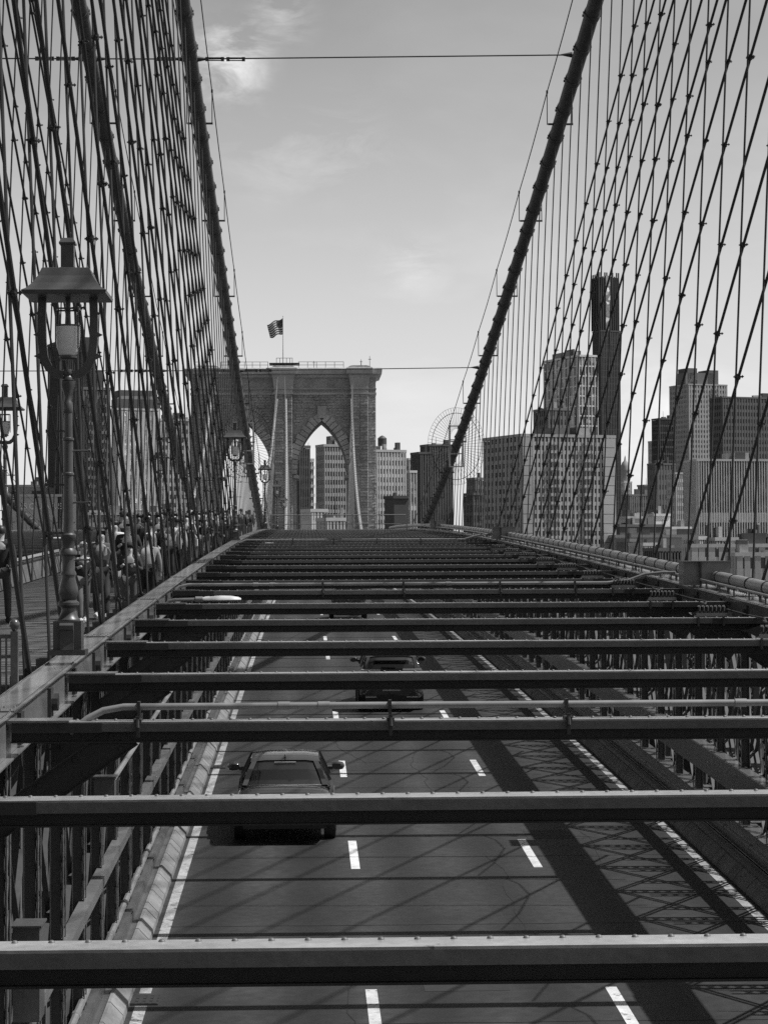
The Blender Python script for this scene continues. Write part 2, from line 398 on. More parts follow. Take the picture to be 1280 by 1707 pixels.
# ------------------------------------------------------------------ stiffening trusses
PH = ROADH - CHORDH       # post height
def post_mesh(lace=True, wid=0.22):
    mb = MB(); h = PH - 0.1
    for s in (-1, 1):
        y = s * wid / 2
        mb.box(-0.06, 0.06, y - 0.007, y + 0.007, -0.6, h); mb.box(-0.06, -0.048, y - 0.007 - s * 0.05, y - s * 0.007, -0.6, h) if s > 0 else mb.box(-0.06, -0.048, y + 0.007, y + 0.057, -0.6, h)
    if lace:
        z = -0.5; k = 0; ww = wid / 2
        while z < h - 0.3:
            for s in (-1, 1):
                mb.bar((-0.066 if s < 0 else -0.074, -ww * s, z), (-0.066 if s < 0 else -0.074, ww * s, z + 0.3), 0.007, 0.045, (0, 1, 0))
            for s in (-1, 1): mb.box(-0.092, -0.078, s * ww - 0.014, s * ww + 0.014, z - 0.014, z + 0.014)
            z += 0.3
    return mb
def mirrored(mb):
    r = MB(); r.v = [(-x, y, z) for (x, y, z) in mb.v]; r.f = [f[::-1] for f in mb.f]; return r
pm = post_mesh()
ME_POST = {1: pm.mesh('post', POSTM), -1: mirrored(pm).mesh('post', POSTM)}     # laced face toward -x / +x
def truss(name, label, xc, side, d0, d1, chord, mid, full=True):
    """side = direction (+1/-1) that faces the roadway; chord=(x0,x1)"""
    t = thing(name, label, 'bridge truss', (0, 0, 0))
    x0, x1 = chord
    mb = MB()
    sweep(mb, rect(x0, x1, -0.014, 0), d0, d1, CHORDH)                 # cover plate
    tc_ = mb.build('top_chord', CHORD, t)
    mb = MB()
    sweep(mb, rect(x0 + 0.035, x0 + 0.05, -0.36, -0.0145), d0, d1, CHORDH); sweep(mb, rect(x1 - 0.05, x1 - 0.035, -0.36, -0.0145), d0, d1, CHORDH)
    sweep(mb, rect(x0 - 0.02, x0 + 0.034, -0.375, -0.361), d0, d1, CHORDH); sweep(mb, rect(x1 - 0.034, x1 + 0.03, -0.375, -0.361), d0, d1, CHORDH)
    mb.build('chord_side', CHORD, tc_)
    if full:
        mb = MB(); d = d0
        while d < min(d1, 62):
            z = prof(d) - CHORDH
            for x in (x0 + 0.03, x1 - 0.03): mb.dome((x, d, z), 0.014, 0.012, 5)
            d += 0.085 if d < 34 else 0.17
        mb.build('rivets', CHORD, tc_, smooth=True, kind='stuff')
        d = math.ceil(d0 / 4.572) * 4.572 + 1.1
        sp = MB().box(x0 - 0.006, x1 + 0.006, -0.18, 0.18, 0.001, 0.013)
        for s in (-1, 1):
            for i in range(4): sp.dome((x0 + 0.03 + i * (x1 - x0 - 0.06) / 3, s * 0.12, 0.013), 0.014, 0.012, 5)
        me = sp.mesh('splice_plate', CHORD)
        while d < min(d1, 150):
            obj('splice_plate', me, tc_, (0, d, prof(d) - CHORDH), rot=(math.atan(0.0376 - 1.6e-4 * d), 0, 0)); d += 9.144
        # joint castings on the road side of the chord
        jm = MB().box(-0.02, 0.03, -0.11, 0.11, -0.34, -0.06)
        jm.tube([(0.03 * 1, 0, -0.2), (0.09, 0, -0.2)], 0.085, 10)
        if side < 0: jm = mirrored(jm)
        me = jm.mesh('pin_cap', STEELD)
        d = D0 - 1.6
        while d < min(d1, 110):
            if d > d0: obj('pin_cap', me, t, ((x1 - 0.03) if side > 0 else (x0 + 0.03), d, prof(d) - CHORDH))
            d += PAN
    # posts
    d = D0 + 0.9 - PAN * 4
    while d < min(d1, 165):
        if d > d0: obj('post', ME_POST[-side], t, (xc, d, prof(d) - ROADH))
        d += PAN
    if full:
        for xo, wd in ((xc + side * 0.085, 0.05), (xc - side * 0.05, 0.03)):  # pale strips added to look like sunlit edges on the posts
            fm_ = MB().box(-0.006, 0.006, -0.14, -0.14 + wd, -0.3, PH - 0.38).box(-0.006, 0.006, 0.14 - wd, 0.14, -0.3, PH - 0.38).mesh('lit_edge_strip', CHORD)
            d = D0 + 0.9 - PAN * 4
            while d < min(d1, 90):
                if d > d0: obj('lit_edge_strip', fm_, t, (xo, d, prof(d) - ROADH))
                d += PAN
        rm_ = MB().tube([(0, 0, -0.3), (0, 0.25, PH - 0.4)], 0.013, 5).mesh('tie_rod', GALV)
        d = D0 + 1.6 - PAN * 4
        while d < min(d1, 90):
            if d > d0: obj('tie_rod', rm_, t, (xc - side * 0.2, d, prof(d) - ROADH))
            d += PAN / 2
        if side > 0:
            d = D0 + 1.4 - PAN * 4
            while d < 75:
                if d > d0: obj('rear_post', ME_POST[side], t, (xc - 0.34, d, prof(d) - ROADH))
                d += PAN / 2
        if side < 0:
            d = D0 + 1.7 - PAN * 4
            while d < min(d1, 140):
                if d > d0: obj('outer_post', ME_POST[-side], t, (xc + 0.8, d, prof(d) - ROADH))
                d += PAN / 2
    # eyebar diagonals, two crossing systems
    for s in (-1, 1):
        mb = MB()
        for off in (-0.05, 0.05):
            mb.bar((off - 0.14 * side, -s * PAN, -0.4), (off - 0.14 * side, s * PAN, PH - 0.3), 0.014, 0.06, (1, 0, 0))
        me = mb.mesh('diagonal', POSTM)
        d = D0 + 0.9 - PAN * 4
        while d < min(d1, 150):
            if d > d0: obj('diagonal', me, t, (xc, d, prof(d) - ROADH))
            d += PAN
    # middle and bottom longitudinals
    zm, wm = mid
    if full:
        wm, dm_ = wm; xm = xc + side * 0.10
        mb = MB(); sweep(mb, rect(xm - wm / 2, xm + wm / 2, zm - 0.012, zm), d0, d1, ROADH)
        sweep(mb, rect(xm + side * wm / 2 - 0.014, xm + side * wm / 2, zm - dm_, zm - 0.0125), d0, d1, ROADH)
        mb.build('middle_rail', CHORD, t)
    mb = MB(); sweep(mb, rect(xc - 0.2, xc + 0.2, -0.75, -0.45), d0, d1, ROADH); mb.build('bottom_chord', STEELD, t)
    return t
TL = truss('inner_truss', 'riveted truss with a broad pale top chord between roadway and promenade', -2.72, 1, 6, 240, (-2.80, -2.48), (1.65, (0.15, 0.13)))
TR = truss('outer_truss', 'right-hand riveted truss with laced posts carrying the long round pipe', 7.45, -1, 14, 240, (6.98, 7.52), (1.72, (0.2, 0.46)))
truss('inner_truss', 'truss with pale top chord on the far left edge of the promenade', -7.55, -1, 40, 240, (-7.75, -7.40), (1.65, 0.16), full=False)
truss('outer_truss', 'distant truss along the far side of the opposite roadway, left edge', -17.5, 1, 100, 240, (-17.75, -17.3), (1.65, 0.16), full=False)

# top of the right truss: big pipe with rings, thin rail on stanchions
t = thing('service_pipe', 'long round pipe with ring joints running along the right truss', 'pipe', (0, 0, 0))
mb = MB(); pts = [(7.42, d, prof(d) - CHORDH + 0.20) for d in [24 + 3 * i for i in range(60)]]
mb.tube(pts, 0.105, 12); mb.build('pipe', GALV, t, smooth=True)
me = MB().tube([(0, -0.03, 0), (0, 0.03, 0)], 0.116, 12).mesh('ring_joint', STEELD, True)
d = 25.0
while d < 140: obj('ring_joint', me, t, (7.42, d, prof(d) - CHORDH + 0.20)); d += 1.4
me = MB().box(-0.02, 0.02, -0.02, 0.02, 0.0, 0.1).mesh('saddle', STEELD); d = 25.6
while d < 140: obj('saddle', me, t, (7.42, d, prof(d) - CHORDH)); d += 2.8
t = thing('low_rail', 'thin rail on short stanchions in front of the long right pipe', 'rail', (0, 0, 0))
mb = MB(); mb.tube([(7.12, d, prof(d) - CHORDH + 0.15) for d in [24 + 3 * i for i in range(46)]], 0.022, 8); mb.build('rail', GALV, t, smooth=True)
me = MB().box(-0.012, 0.012, -0.012, 0.012, 0, 0.15).box(-0.04, 0.04, -0.03, 0.03, 0, 0.012).mesh('stanchion', STEEL); d = 24.5
while d < 140: obj('stanchion', me, t, (7.12, d, prof(d) - CHORDH)); d += 1.3
for i, d in enumerate((41.0, 83.0, 125.0)):
    t = thing('junction_box', ['large steel junction box where the right pipe meets the nearer conduit', 'steel junction box on the right truss, middle of three', 'smallest steel junction box on the right truss near the crest'][i],
              'junction box', (6.82, d, prof(d) - CHORDH + 0.06), group='junction boxes on the right truss')
    MB().box(0.0, 0.30, -0.26, 0.26, -0.02, 0.40).build('side_housing', GALV, t)
    MB().box(0.30, 0.84, -0.32, 0.34, 0.0, 0.40).build('housing', GALV, t)
    MB().box(-0.02, 0.86, -0.35, 0.36, 0.402, 0.42).build('lid', GALV, t)
    MB().box(0.285, 0.315, -0.335, -0.321, 0.0, 0.395).build('seam_strip', STEELD, t)

# ------------------------------------------------------------------ kerbs beside the roadway
def kerb(label, x, s, d1=160):
    """x: road-side foot of the kerb, s: direction away from the road"""
    t = thing('roadside_kerb', label, 'kerb', (0, 0, 0))
    d = 8.0; i = 0
    while d < d1:
        ln = 1.02 if i % 2 else 0.5
        if d > 70: ln *= 3
        rings = []
        j = rnd.uniform(-0.004, 0.004)
        for dd in (d, d + ln - 0.03):
            z = prof(dd) - ROADH
            rings.append([(x + s * a_, dd, z + b_ + j) for a_, b_ in ((0, -0.05), (0.02, 0.08), (0.17, 0.24), (0.21, 0.24), (0.21, -0.05))])
        MB().loft(rings).build('kerb_block', CONC, t); d += ln; i += 1
    mb = MB()
    sweep(mb, [(x + s * a_, b_) for a_, b_ in ((0.215, 0.20), (0.33, 0.20), (0.33, 0.34), (0.30, 0.34), (0.30, 0.215), (0.215, 0.215))], 8, d1, ROADH)
    mb.build('guide_channel', STEEL, t)
    mb = MB(); sweep(mb, [(x + s * a_, b_) for a_, b_ in ((0.31, 0.36), (0.44, 0.36), (0.44, 0.375), (0.31, 0.375))], 8, d1, ROADH); mb.build('guide_plate', STEEL, t)
    me = MB().tube([(0, -1.14, 0), (0, 1.02, 0), (0, 1.03, 0), (0, 1.14, 0)], [0.045, 0.045, 0.058, 0.058], 8).mesh('conduit_length', GALV, True)
    d = 9.0
    while d < 120: obj('conduit_length', me, t, (x + s * 0.42, d, prof(d) - ROADH + 0.47), rot=(math.atan(0.0376 - 1.6e-4 * d), 0, 0)); d += PAN
kerb('jointed pale kerb along the left edge of the roadway', -2.24, -1)
mb = MB(); sweep(mb, rect(7.36, 7.60, -0.3, 0.72), 8, 170, ROADH); sweep(mb, rect(7.33, 7.63, 0.721, 0.735), 8, 170, ROADH)
tag(mb.build('stringer', STEEL), 'long low stringer beam with lit top beside the right kerb', 'beam')
kerb('shadowed jointed kerb along the right edge of the roadway', 6.95, 1)

# brackets and sheaves outside the right truss where the ropes are anchored
for i in range(14):
    d = D0 + SP * (i + 3) + 1.1
    t = thing('rope_anchor', 'dark grooved sheave on a bracket outside the right truss, anchoring ropes', 'rope anchor', (7.62, d, prof(d) - ROADH + 0.75), group='rope anchors outside the right truss')
    MB().box(-0.05, 1.1, -0.16, 0.16, -0.30, -0.015).build('bracket', STEELD, t)
    MB().box(-0.06, 1.12, -0.2, 0.2, -0.0148, 0).build('bracket_top', STEEL, t)
    mb = MB()
    for y in (-0.13, -0.045, 0.045, 0.13): mb.tube([(0.42, y - 0.012, 0.15), (0.42, y + 0.012, 0.15)], 0.2, 14)
    mb.tube([(0.42, -0.13, 0.15), (0.42, 0.13, 0.15)], 0.13, 12)
    o = mb.build('sheave', BLACK, t, smooth=True); o.rotation_euler = (0, 0, 0)
    MB().box(0.2, 0.64, -0.16, -0.145, 0.0, 0.12).box(0.2, 0.64, 0.145, 0.16, 0.0, 0.12).build('cheek_plate', STEELD, t)
    mb = MB().bar((0.9, 0, -0.02), (-0.1, 0, -1.5), 0.12, 0.1); mb.build('brace', STEELD, t)
mb = MB(); sweep(mb, rect(8.45, 8.6, 0.5, 0.78), 14, 180, ROADH); tag(mb.build('edge_girder', STEELD), 'dark outer edge girder beyond the right truss', 'girder')

# ------------------------------------------------------------------ main cables, suspenders, stays
DM, CZL, CS = 235.0, -2.5, 6.6e-4
def cz(d): return CZL + CS * (DM - d) ** 2
def plane_x(kind, z):
    if kind == 'R': return 7.75 + 0.045 * (z + 2)
    if kind == 'A': return -2.88 - 0.038 * (z + 2)
    if kind == 'B': return -10.2 - plane_x('A', z)
    return -10.2 - plane_x('R', z)
TOWER_D = 472.0
BAND = MB()
BAND.tube([(0, 0, -0.17), (0, 0, -0.165), (0, 0, 0.165), (0, 0, 0.17)], [0.2, 0.255, 0.255, 0.2], 12)
BAND.box(-0.05, 0.05, -0.36, -0.2, -0.13, 0.13)       # ears below the cable that hold the rope
BAND.box(-0.11, 0.11, -0.33, -0.29, -0.03, 0.03)
for s in (-1, 1):
    for zz in (-0.1, 0.1): BAND.box(s * 0.2, s * 0.285, -0.03, 0.03, zz - 0.025, zz + 0.025)
ME_BAND = BAND.mesh('cable_band', CABLE, True)
LABC = {'R': 'dark main cable on the right sweeping down from the top to the crest',
        'A': 'main cable left of the roadway, nearer of the two left cables',
        'B': 'main cable beyond the promenade, farther of the two left cables',
        'D': 'distant main cable low at the left edge of the photo'}
def tangent_quat(d):
    t = Vector((0, 1, -2 * CS * (DM - d))).normalized()
    # local Z along the cable, local Y up
    z = t; x = Vector((1, 0, 0)); y = z.cross(x)
    return Matrix((x, y, z)).transposed().to_quaternion()
for kind in 'RABD':
    t = thing('main_cable', LABC[kind], 'bridge cable', (0, 0, 0))
    pts = []; d = -8.0
    while d <= TOWER_D - 6:
        z = cz(d); pts.append((plane_x(kind, z), d, z)); d += 4
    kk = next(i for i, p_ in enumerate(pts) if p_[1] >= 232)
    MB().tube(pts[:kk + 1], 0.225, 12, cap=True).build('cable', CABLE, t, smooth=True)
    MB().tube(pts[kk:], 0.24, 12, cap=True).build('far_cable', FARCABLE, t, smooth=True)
    for dd in range(0, 76):
        d = 28.0 + dd * PAN
        if kind == 'D' and d < 115: continue
        if d > 170: break
        z = cz(d)
        obj('cable_band', ME_BAND, t, (plane_x(kind, z), d, z), rot=tangent_quat(d))
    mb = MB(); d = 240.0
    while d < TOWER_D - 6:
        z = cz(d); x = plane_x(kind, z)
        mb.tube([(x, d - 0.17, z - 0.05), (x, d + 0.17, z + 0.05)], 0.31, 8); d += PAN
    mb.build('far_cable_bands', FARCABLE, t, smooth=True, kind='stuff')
    for sd in (-1, 1):
        off = 0.42 * sd
        mb = MB(); rp = []
        for i in range(64):
            d = 20 + i * 2.286
            z = cz(d); sag = 0.06 * math.sin(math.pi * ((i % 4) / 4.0))
            rp.append((plane_x(kind, z) + off, d, z + 1.05 - sag))
        mb.tube(rp, 0.018, 5); mb.build('hand_rope', ROPE, t)
        for i in range(0, 64, 4):
            d = 20 + i * 2.286; z = cz(d); x = plane_x(kind, z) + off
            if kind == 'D' and d < 110: continue
            st = MB().box(-0.014, 0.014, -0.014, 0.014, -0.05, 1.06).box(-0.03, 0.03, -0.04, 0.04, 1.0, 1.1).box(-0.25 * (1 if sd > 0 else -0.1), 0.25 * (0.1 if sd > 0 else 1), -0.03, 0.03, -0.06, 0.0)
            st.build('stanchion', ROPE, t, (x, d, z))
ME_ROPE = {}
def unit_rope(r, n=6):
    mb = MB().tube([(0, 0, 0), (0, 0, 1)], r, n); return mb.mesh('rope', ROPE, True)
ME_SUS = unit_rope(0.020, 7); ME_SUS.name = 'suspender_rope'
ME_STAY = unit_rope(0.0285, 7)
cl = MB()
cl.tube([(0, 0, -0.06), (0, 0, -0.04), (0, 0, 0.04), (0, 0, 0.06)], [0.03, 0.042, 0.042, 0.03], 7)
cl.box(-0.02, 0.02, -0.11, 0.11, -0.014, 0.014).box(-0.012, 0.012, -0.085, -0.07, -0.03, 0.03).box(-0.012, 0.012, 0.07, 0.085, -0.03, 0.03)
cl.box(-0.105, 0.105, -0.02, 0.02, -0.012, 0.012).box(-0.085, -0.07, -0.012, 0.012, -0.03, 0.03).box(0.07, 0.085, -0.012, 0.012, -0.03, 0.03)
ME_CLAMP = cl.mesh('clamp', ROPE)
SLAB = {'R': 'vertical suspender rope hanging from the right-hand main cable',
        'A': 'vertical suspender rope along the near edge of the promenade',
        'B': 'vertical suspender rope along the far edge of the promenade',
        'D': 'distant vertical suspender rope at the far left edge'}
TLAB = {'R': 'slanting stay rope crossing the right-hand suspenders, bases counted outward: ',
        'A': 'slanting stay rope over the near edge of the promenade',
        'B': 'slanting stay rope over the far edge of the promenade'}
def dbase(kind, d): return prof(d) - CHORDH - (0.45 if kind in 'RD' else 0.55)
def rope_between(p, q_, me, name, parent=None):
    p = Vector(p); q_ = Vector(q_); v = q_ - p
    return obj(name, me, parent, p, rot=v.to_track_quat('Z', 'Y'), scale=(1, 1, v.length))
SUS = {}
for kind, da, db in (('R', 30, 152), ('A', 17, 152), ('B', 44, 152), ('D', 124, 152)):
    SUS[kind] = []
    d = 28.0 - PAN * 8
    while d < db:
        if d > da:
            z0, z1 = dbase(kind, d), cz(d) - 0.3
            if z1 > z0 + 0.3:
                a_ = (plane_x(kind, z0), d, z0); b_ = (plane_x(kind, z1), d, z1)
                o = rope_between(a_, b_, ME_SUS, 'suspender_rope'); tag(o, SLAB[kind], 'suspender rope', 'suspender ropes, ' + {'R': 'right cable', 'A': 'near promenade edge', 'B': 'far promenade edge', 'D': 'far left'}[kind])
                SUS[kind].append((d, z0, z1))
        d += PAN
TZ, TY = 37.5, -8.0
for kind, da in (('R', 30), ('A', 14), ('B', 34)):
    base = []; d = 43.8 - 4.0 * 8
    while d < 96:
        if d > da: base.append(d + rnd.uniform(-0.45, 0.45))
        d += 4.0
    for i, d in enumerate(base):
        z0 = dbase(kind, d); zt = TZ - 0.02 * d + rnd.uniform(-1.1, 1.1)
        p = Vector((plane_x(kind, z0) + 0.05, d, z0)); q_ = Vector((plane_x(kind, zt) + 0.05, TY, zt))
        if kind == 'R':
            k = len(base) - 1 - i
            lab = ('%s slanting stay rope right of the main cable, counted from the dark cable outward' % (ORD[k] if k else 'first'))
        else:
            k = len(base) - 1 - i; lab = ('%s slanting stay along the %s promenade edge, counted back from its far end' % (ORD[k] if k else 'first', 'near' if kind == 'A' else 'far'))
        t = thing('diagonal_stay', lab, 'stay rope', p, group={'R': 'stays on the right', 'A': 'stays, near promenade edge', 'B': 'stays, far promenade edge'}[kind])
        v = q_ - p; qt = v.to_track_quat('Z', 'Y')
        obj('rope', ME_STAY, t, (0, 0, 0), rot=qt, scale=(1, 1, v.length))
        for (ds, s0, s1) in SUS[kind]:
            if ds >= d - 0.6 or ds < 18: continue
            u = (d - ds) / (d - TY); z = z0 + (zt - z0) * u
            if z > s1 or z < s0 or rnd.random() < 0.1: continue
            if (HY - z / ds * F) < -60: continue         # out of the picture
            obj('clamp', ME_CLAMP, t, v * u, rot=Quaternion((0, 0, 1), rnd.uniform(-0.7, 0.7)), scale=(0.82 * rnd.uniform(0.85, 1.15),) * 3)
# the far half of the span: rope sheets climbing to the distant tower
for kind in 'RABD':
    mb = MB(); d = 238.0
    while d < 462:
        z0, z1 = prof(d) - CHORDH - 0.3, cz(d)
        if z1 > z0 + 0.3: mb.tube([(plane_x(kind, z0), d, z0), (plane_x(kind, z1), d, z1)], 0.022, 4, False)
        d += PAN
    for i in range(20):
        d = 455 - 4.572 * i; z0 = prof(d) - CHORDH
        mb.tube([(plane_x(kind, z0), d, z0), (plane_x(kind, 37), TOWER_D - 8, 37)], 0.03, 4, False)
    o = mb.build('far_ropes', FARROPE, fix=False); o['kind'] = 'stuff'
    tag(o, {'R': 'fine sheet of ropes rising to the right buttress of the stone tower', 'A': 'fine sheet of ropes rising to the middle buttress, right one',
            'B': 'fine sheet of ropes rising to the middle buttress, left one', 'D': 'fine sheet of ropes rising to the left buttress'}[kind], 'ropes')
# cross ties between the cables
for i, (d, lab) in enumerate(((70.0, 'long horizontal tie wire across the sky near the top of the photo'), (105.0, 'horizontal tie wire passing in front of the stone tower'))):
    z = cz(d); xr, xa, xb, xd = (plane_x(k, z) for k in 'RABD')
    t = thing('cross_tie', lab, 'tie wire', (0, d, z))
    mb = MB().tube([(xr, 0, 0.17 - 0.04 * i), (xa, 0, 0)], 0.022, 6).tube([(xa, 0, 0), (xb, 0, 0)], 0.022, 6).tube([(xb, 0, 0), (xd, 0, 0)], 0.022, 6)
    mb.build('wire', ROPE, t)
    for x, s in ((xa, 1), (xa, -1), (xb, 1), (xb, -1)):
        for off in (0.75, 1.4):
            if x == xa and s < 0 and off > 1 or (x == xb and s > 0): continue
            mb = MB().box(x + s * (off - 0.22), x + s * (off + 0.22), -0.02, 0.02, 0.03, 0.055).box(x + s * (off - 0.22), x + s * (off + 0.22), -0.02, 0.02, -0.055, -0.03)
            for e in (-0.24, 0.24): mb.box(x + s * (off + e) - 0.05, x + s * (off + e) + 0.05, -0.04, 0.04, -0.06, 0.06)
            mb.build('turnbuckle', ROPE, t)
    for x, s in ((xr, -1), (xa, 1), (xa, -1), (xb, 1), (xb, -1)):
        ze = (0.17 - 0.04 * i) if x == xr else 0.0
        MB().tube([(x + s * 0.2, 0, ze), (x + s * 0.55, 0, ze)], [0.09, 0.02], 6).build('anchor_cone', ROPE, t)
# anti-climb fans round two cables
for kind, d in (('R', 122.0), ('A', 121.0)):
    z = cz(d); x = plane_x(kind, z)
    t = thing('anti_climb_fan', {'R': 'large oval fan of thin radial rods around the right-hand main cable', 'A': 'oval fan of radial rods around the left cable, before the tower'}[kind], 'climbing guard', (x, d, z), group='anti-climb fans')
    mb = MB(); rx, rz = 1.55, 2.1
    for k in range(64):
        a_ = 2 * math.pi * k / 64
        p = (0.38 * math.cos(a_), 0, 0.95 * math.sin(a_)); q_ = (rx * math.cos(a_), -0.05, rz * math.sin(a_))
        mb.tube([p, q_], 0.011, 4, False)
    mb.build('radial_rods', STEELD, t, fix=False, kind='stuff')
    for f_, r_ in ((0.86, 0.02), (1.0, 0.009)):
        mb = MB(); mb.tube([(rx * f_ * math.cos(2 * math.pi * k / 48), 0, rz * f_ * math.sin(2 * math.pi * k / 48)) for k in range(49)], r_, 4); mb.build('ring', STEELD, t)
    mb = MB()
    for s in (-1, 1): mb.box(s * 0.36 - 0.05, s * 0.36 + 0.05, -0.03, 0.03, -1.1, 1.1)
    for zz in (-1.1, -0.4, 0.35, 1.1): mb.box(-0.41, 0.41, -0.025, 0.025, zz - 0.03, zz + 0.03)
    mb.build('gate_frame', LIGHTC, t)
    mb = MB().box(0.02, 0.18, -0.12, -0.04, 0.55, 0.75); mb.build('lamp_unit', BLACK, t)

# ------------------------------------------------------------------ the stone tower
TPX = F / TOWER_D
TC = -4.75
tw = thing('stone_tower', 'massive granite bridge tower with two pointed arches in the distance', 'bridge tower', (TC, TOWER_D, 0))
ZT, ZS, ZA = 39.4, 17.2, 28.4          # top, springing, apex (relative to eye)
AX, AW = 8.0, 5.35
HWT, DEP = 19.3, 16.0
c_ = ((ZA - ZS) ** 2 - AW ** 2) / (2 * AW); Rr = c_ + AW
def arch_z(u, off=0.0):      # u: distance from the opening's axis
    u = abs(u)
    v = (Rr + off) ** 2 - (u + c_) ** 2
    return ZS + math.sqrt(max(v, 0))
ZB = -45.0
mb = MB()
mb.box(-HWT, -AX - AW, 0, DEP, ZB, ZT - 2.2); mb.box(AX + AW, HWT, 0, DEP, ZB, ZT - 2.2); mb.box(-AX + AW, AX - AW, 0, DEP, ZB, ZT - 2.2)
for s in (-1, 1):
    n = 28
    for i in range(n):
        u0 = -AW + 2 * AW * i / n; u1 = -AW + 2 * AW * (i + 1) / n
        z0, z1 = arch_z(u0), arch_z(u1); x0, x1 = s * AX + u0, s * AX + u1; zt = ZT - 2.2
        vs = [(x0, 0, z0), (x1, 0, z1), (x1, 0, zt), (x0, 0, zt), (x0, DEP, z0), (x1, DEP, z1), (x1, DEP, zt), (x0, DEP, zt)]
        mb.add(vs, [(0, 1, 2, 3), (4, 7, 6, 5), (0, 4, 5, 1), (3, 2, 6, 7)])
mb.build('masonry_core', STONE, tw)
# buttresses
BUT = ((-15.9, 1.75), (0.0, 1.85), (15.9, 1.75))
for (bx, bw_) in BUT:
    b = MB().box(bx - bw_, bx + bw_, -1.6, 0.0, ZB, ZT - 5.4)
    rr = [[(bx - w_, -p_, z), (bx + w_, -p_, z), (bx + w_, 0.0, z), (bx - w_, 0.0, z)] for (w_, p_, z) in ((bw_, 1.6, ZT - 5.4), (bw_ + 0.1, 1.7, ZT - 4.2), (bw_ + 0.32, 1.9, ZT - 2.6), (bw_ + 0.35, 1.95, ZT - 2.2))]
    b.loft(rr); b.build('buttress', STONE2, tw)
    MB().box(bx - bw_ - 0.22, bx + bw_ + 0.22, -1.85, -0.05, ZT - 5.6, ZT - 5.15).build('string_course', STONE2, tw)
    MB().box(bx - bw_ - 0.22, bx + bw_ + 0.22, -1.85, -0.05, ZT - 4.55, ZT - 4.2).build('string_course', STONE2, tw)
MB().box(-HWT - 0.12, HWT + 0.12, -0.25, DEP + .1, ZT - 5.6, ZT - 5.15).build('string_course', STONE2, tw)
MB().box(-HWT - 0.12, HWT + 0.12, -0.25, DEP + .1, ZT - 4.5, ZT - 4.22).build('string_course', STONE2, tw)
# cornice
co = MB()
rings = []
for (e, z) in ((0.1, ZT - 2.2), (0.5, ZT - 1.9), (0.6, ZT - 1.5), (1.25, ZT - 1.3), (1.35, ZT - 0.2), (1.2, ZT)):
    rings.append([(-HWT - e, -e, z), (HWT + e, -e, z), (HWT + e, DEP + e, z), (-HWT - e, DEP + e, z)])
co.loft(rings); co.build('cornice', STONE2, tw)
for (bx, bw_) in BUT:
    co = MB(); rings = []
    for (e, z) in ((0.4, ZT - 2.2), (0.5, ZT - 1.6), (0.95, ZT - 1.32), (1.0, ZT - 0.2), (0.9, ZT + 0.02)):
        rings.append([(bx - bw_ - e, -1.6 - e, z), (bx + bw_ + e, -1.6 - e, z), (bx + bw_ + e, -0.1, z), (bx - bw_ - e, -0.1, z)])
    co.loft(rings)
    rings = [[(bx - w_, -1.8, z), (bx + w_, -1.8, z), (bx + w_, 6, z), (bx - w_, 6, z)] for (w_, z) in ((2.5, ZT + 0.03), (2.1, ZT + 0.3), (1.5, ZT + 0.45))]
    co.loft(rings); co.build('saddle_block', STONE2, tw)
# rough-faced stone courses
mb = MB(); z = -12.0
while z < ZT - 6.1:
    hgt = 0.58; x = -HWT + (0.0 if int(z * 10) % 2 else -0.5)
    while x < HWT:
        wd = rnd.uniform(1.0, 2.0); x1 = min(x + wd, HWT); x0 = max(x, -HWT); x += wd
        if x1 - x0 < 0.25: continue
        m_ = (x0 + x1) / 2; skip = False
        for (bx, bw_) in BUT:
            if bx - bw_ - 0.02 < m_ < bx + bw_ + 0.02: skip = True
            if x0 < bx - bw_ < x1: x1 = bx - bw_ - 0.02
            if x0 < bx + bw_ < x1: x0 = bx + bw_ + 0.02
        for s in (-1, 1):
            for xx in (x0, m_, x1):
                u = xx - s * AX
                if abs(u) < AW + 0.1 and z < ZS: skip = True
                if abs(u) < AW + 2.3 and z + hgt > ZS - 0.3 and z < arch_z(u, 2.3) + 0.1 and ((Rr + 2.3) ** 2 > (abs(u) + c_) ** 2): skip = True
        if skip or x1 - x0 < 0.2: continue
        dp = rnd.uniform(0.04, 0.22)
        mb.add([(x0 + .03, 0.01, z + .03), (x1 - .03, 0.01, z + .03), (x1 - .03, 0.01, z + hgt - .03), (x0 + .03, 0.01, z + hgt - .03),
                (x0 + .1, -dp, z + .09), (x1 - .1, -dp * rnd.uniform(.6, 1), z + .09), (x1 - .1, -dp, z + hgt - .09), (x0 + .1, -dp * rnd.uniform(.6, 1), z + hgt - .09)],
               [(4, 5, 6, 7), (0, 1, 5, 4), (1, 2, 6, 5), (2, 3, 7, 6), (3, 0, 4, 7)])
    for (bx, bw_) in BUT:
        k = 2
        for j in range(k):
            x0 = bx - bw_ + j * 2 * bw_ / k; x1 = x0 + 2 * bw_ / k; dp = rnd.uniform(0.06, 0.22)
            mb.add([(x0 + .03, -1.59, z + .03), (x1 - .03, -1.59, z + .03), (x1 - .03, -1.59, z + hgt - .03), (x0 + .03, -1.59, z + hgt - .03),
                    (x0 + .1, -1.6 - dp, z + .09), (x1 - .1, -1.6 - dp, z + .09), (x1 - .1, -1.6 - dp, z + hgt - .09), (x0 + .1, -1.6 - dp, z + hgt - .09)],
                   [(4, 5, 6, 7), (0, 1, 5, 4), (1, 2, 6, 5), (2, 3, 7, 6), (3, 0, 4, 7)])
    z += hgt
mb.build('rough_stone_courses', STONE, tw, kind='stuff')
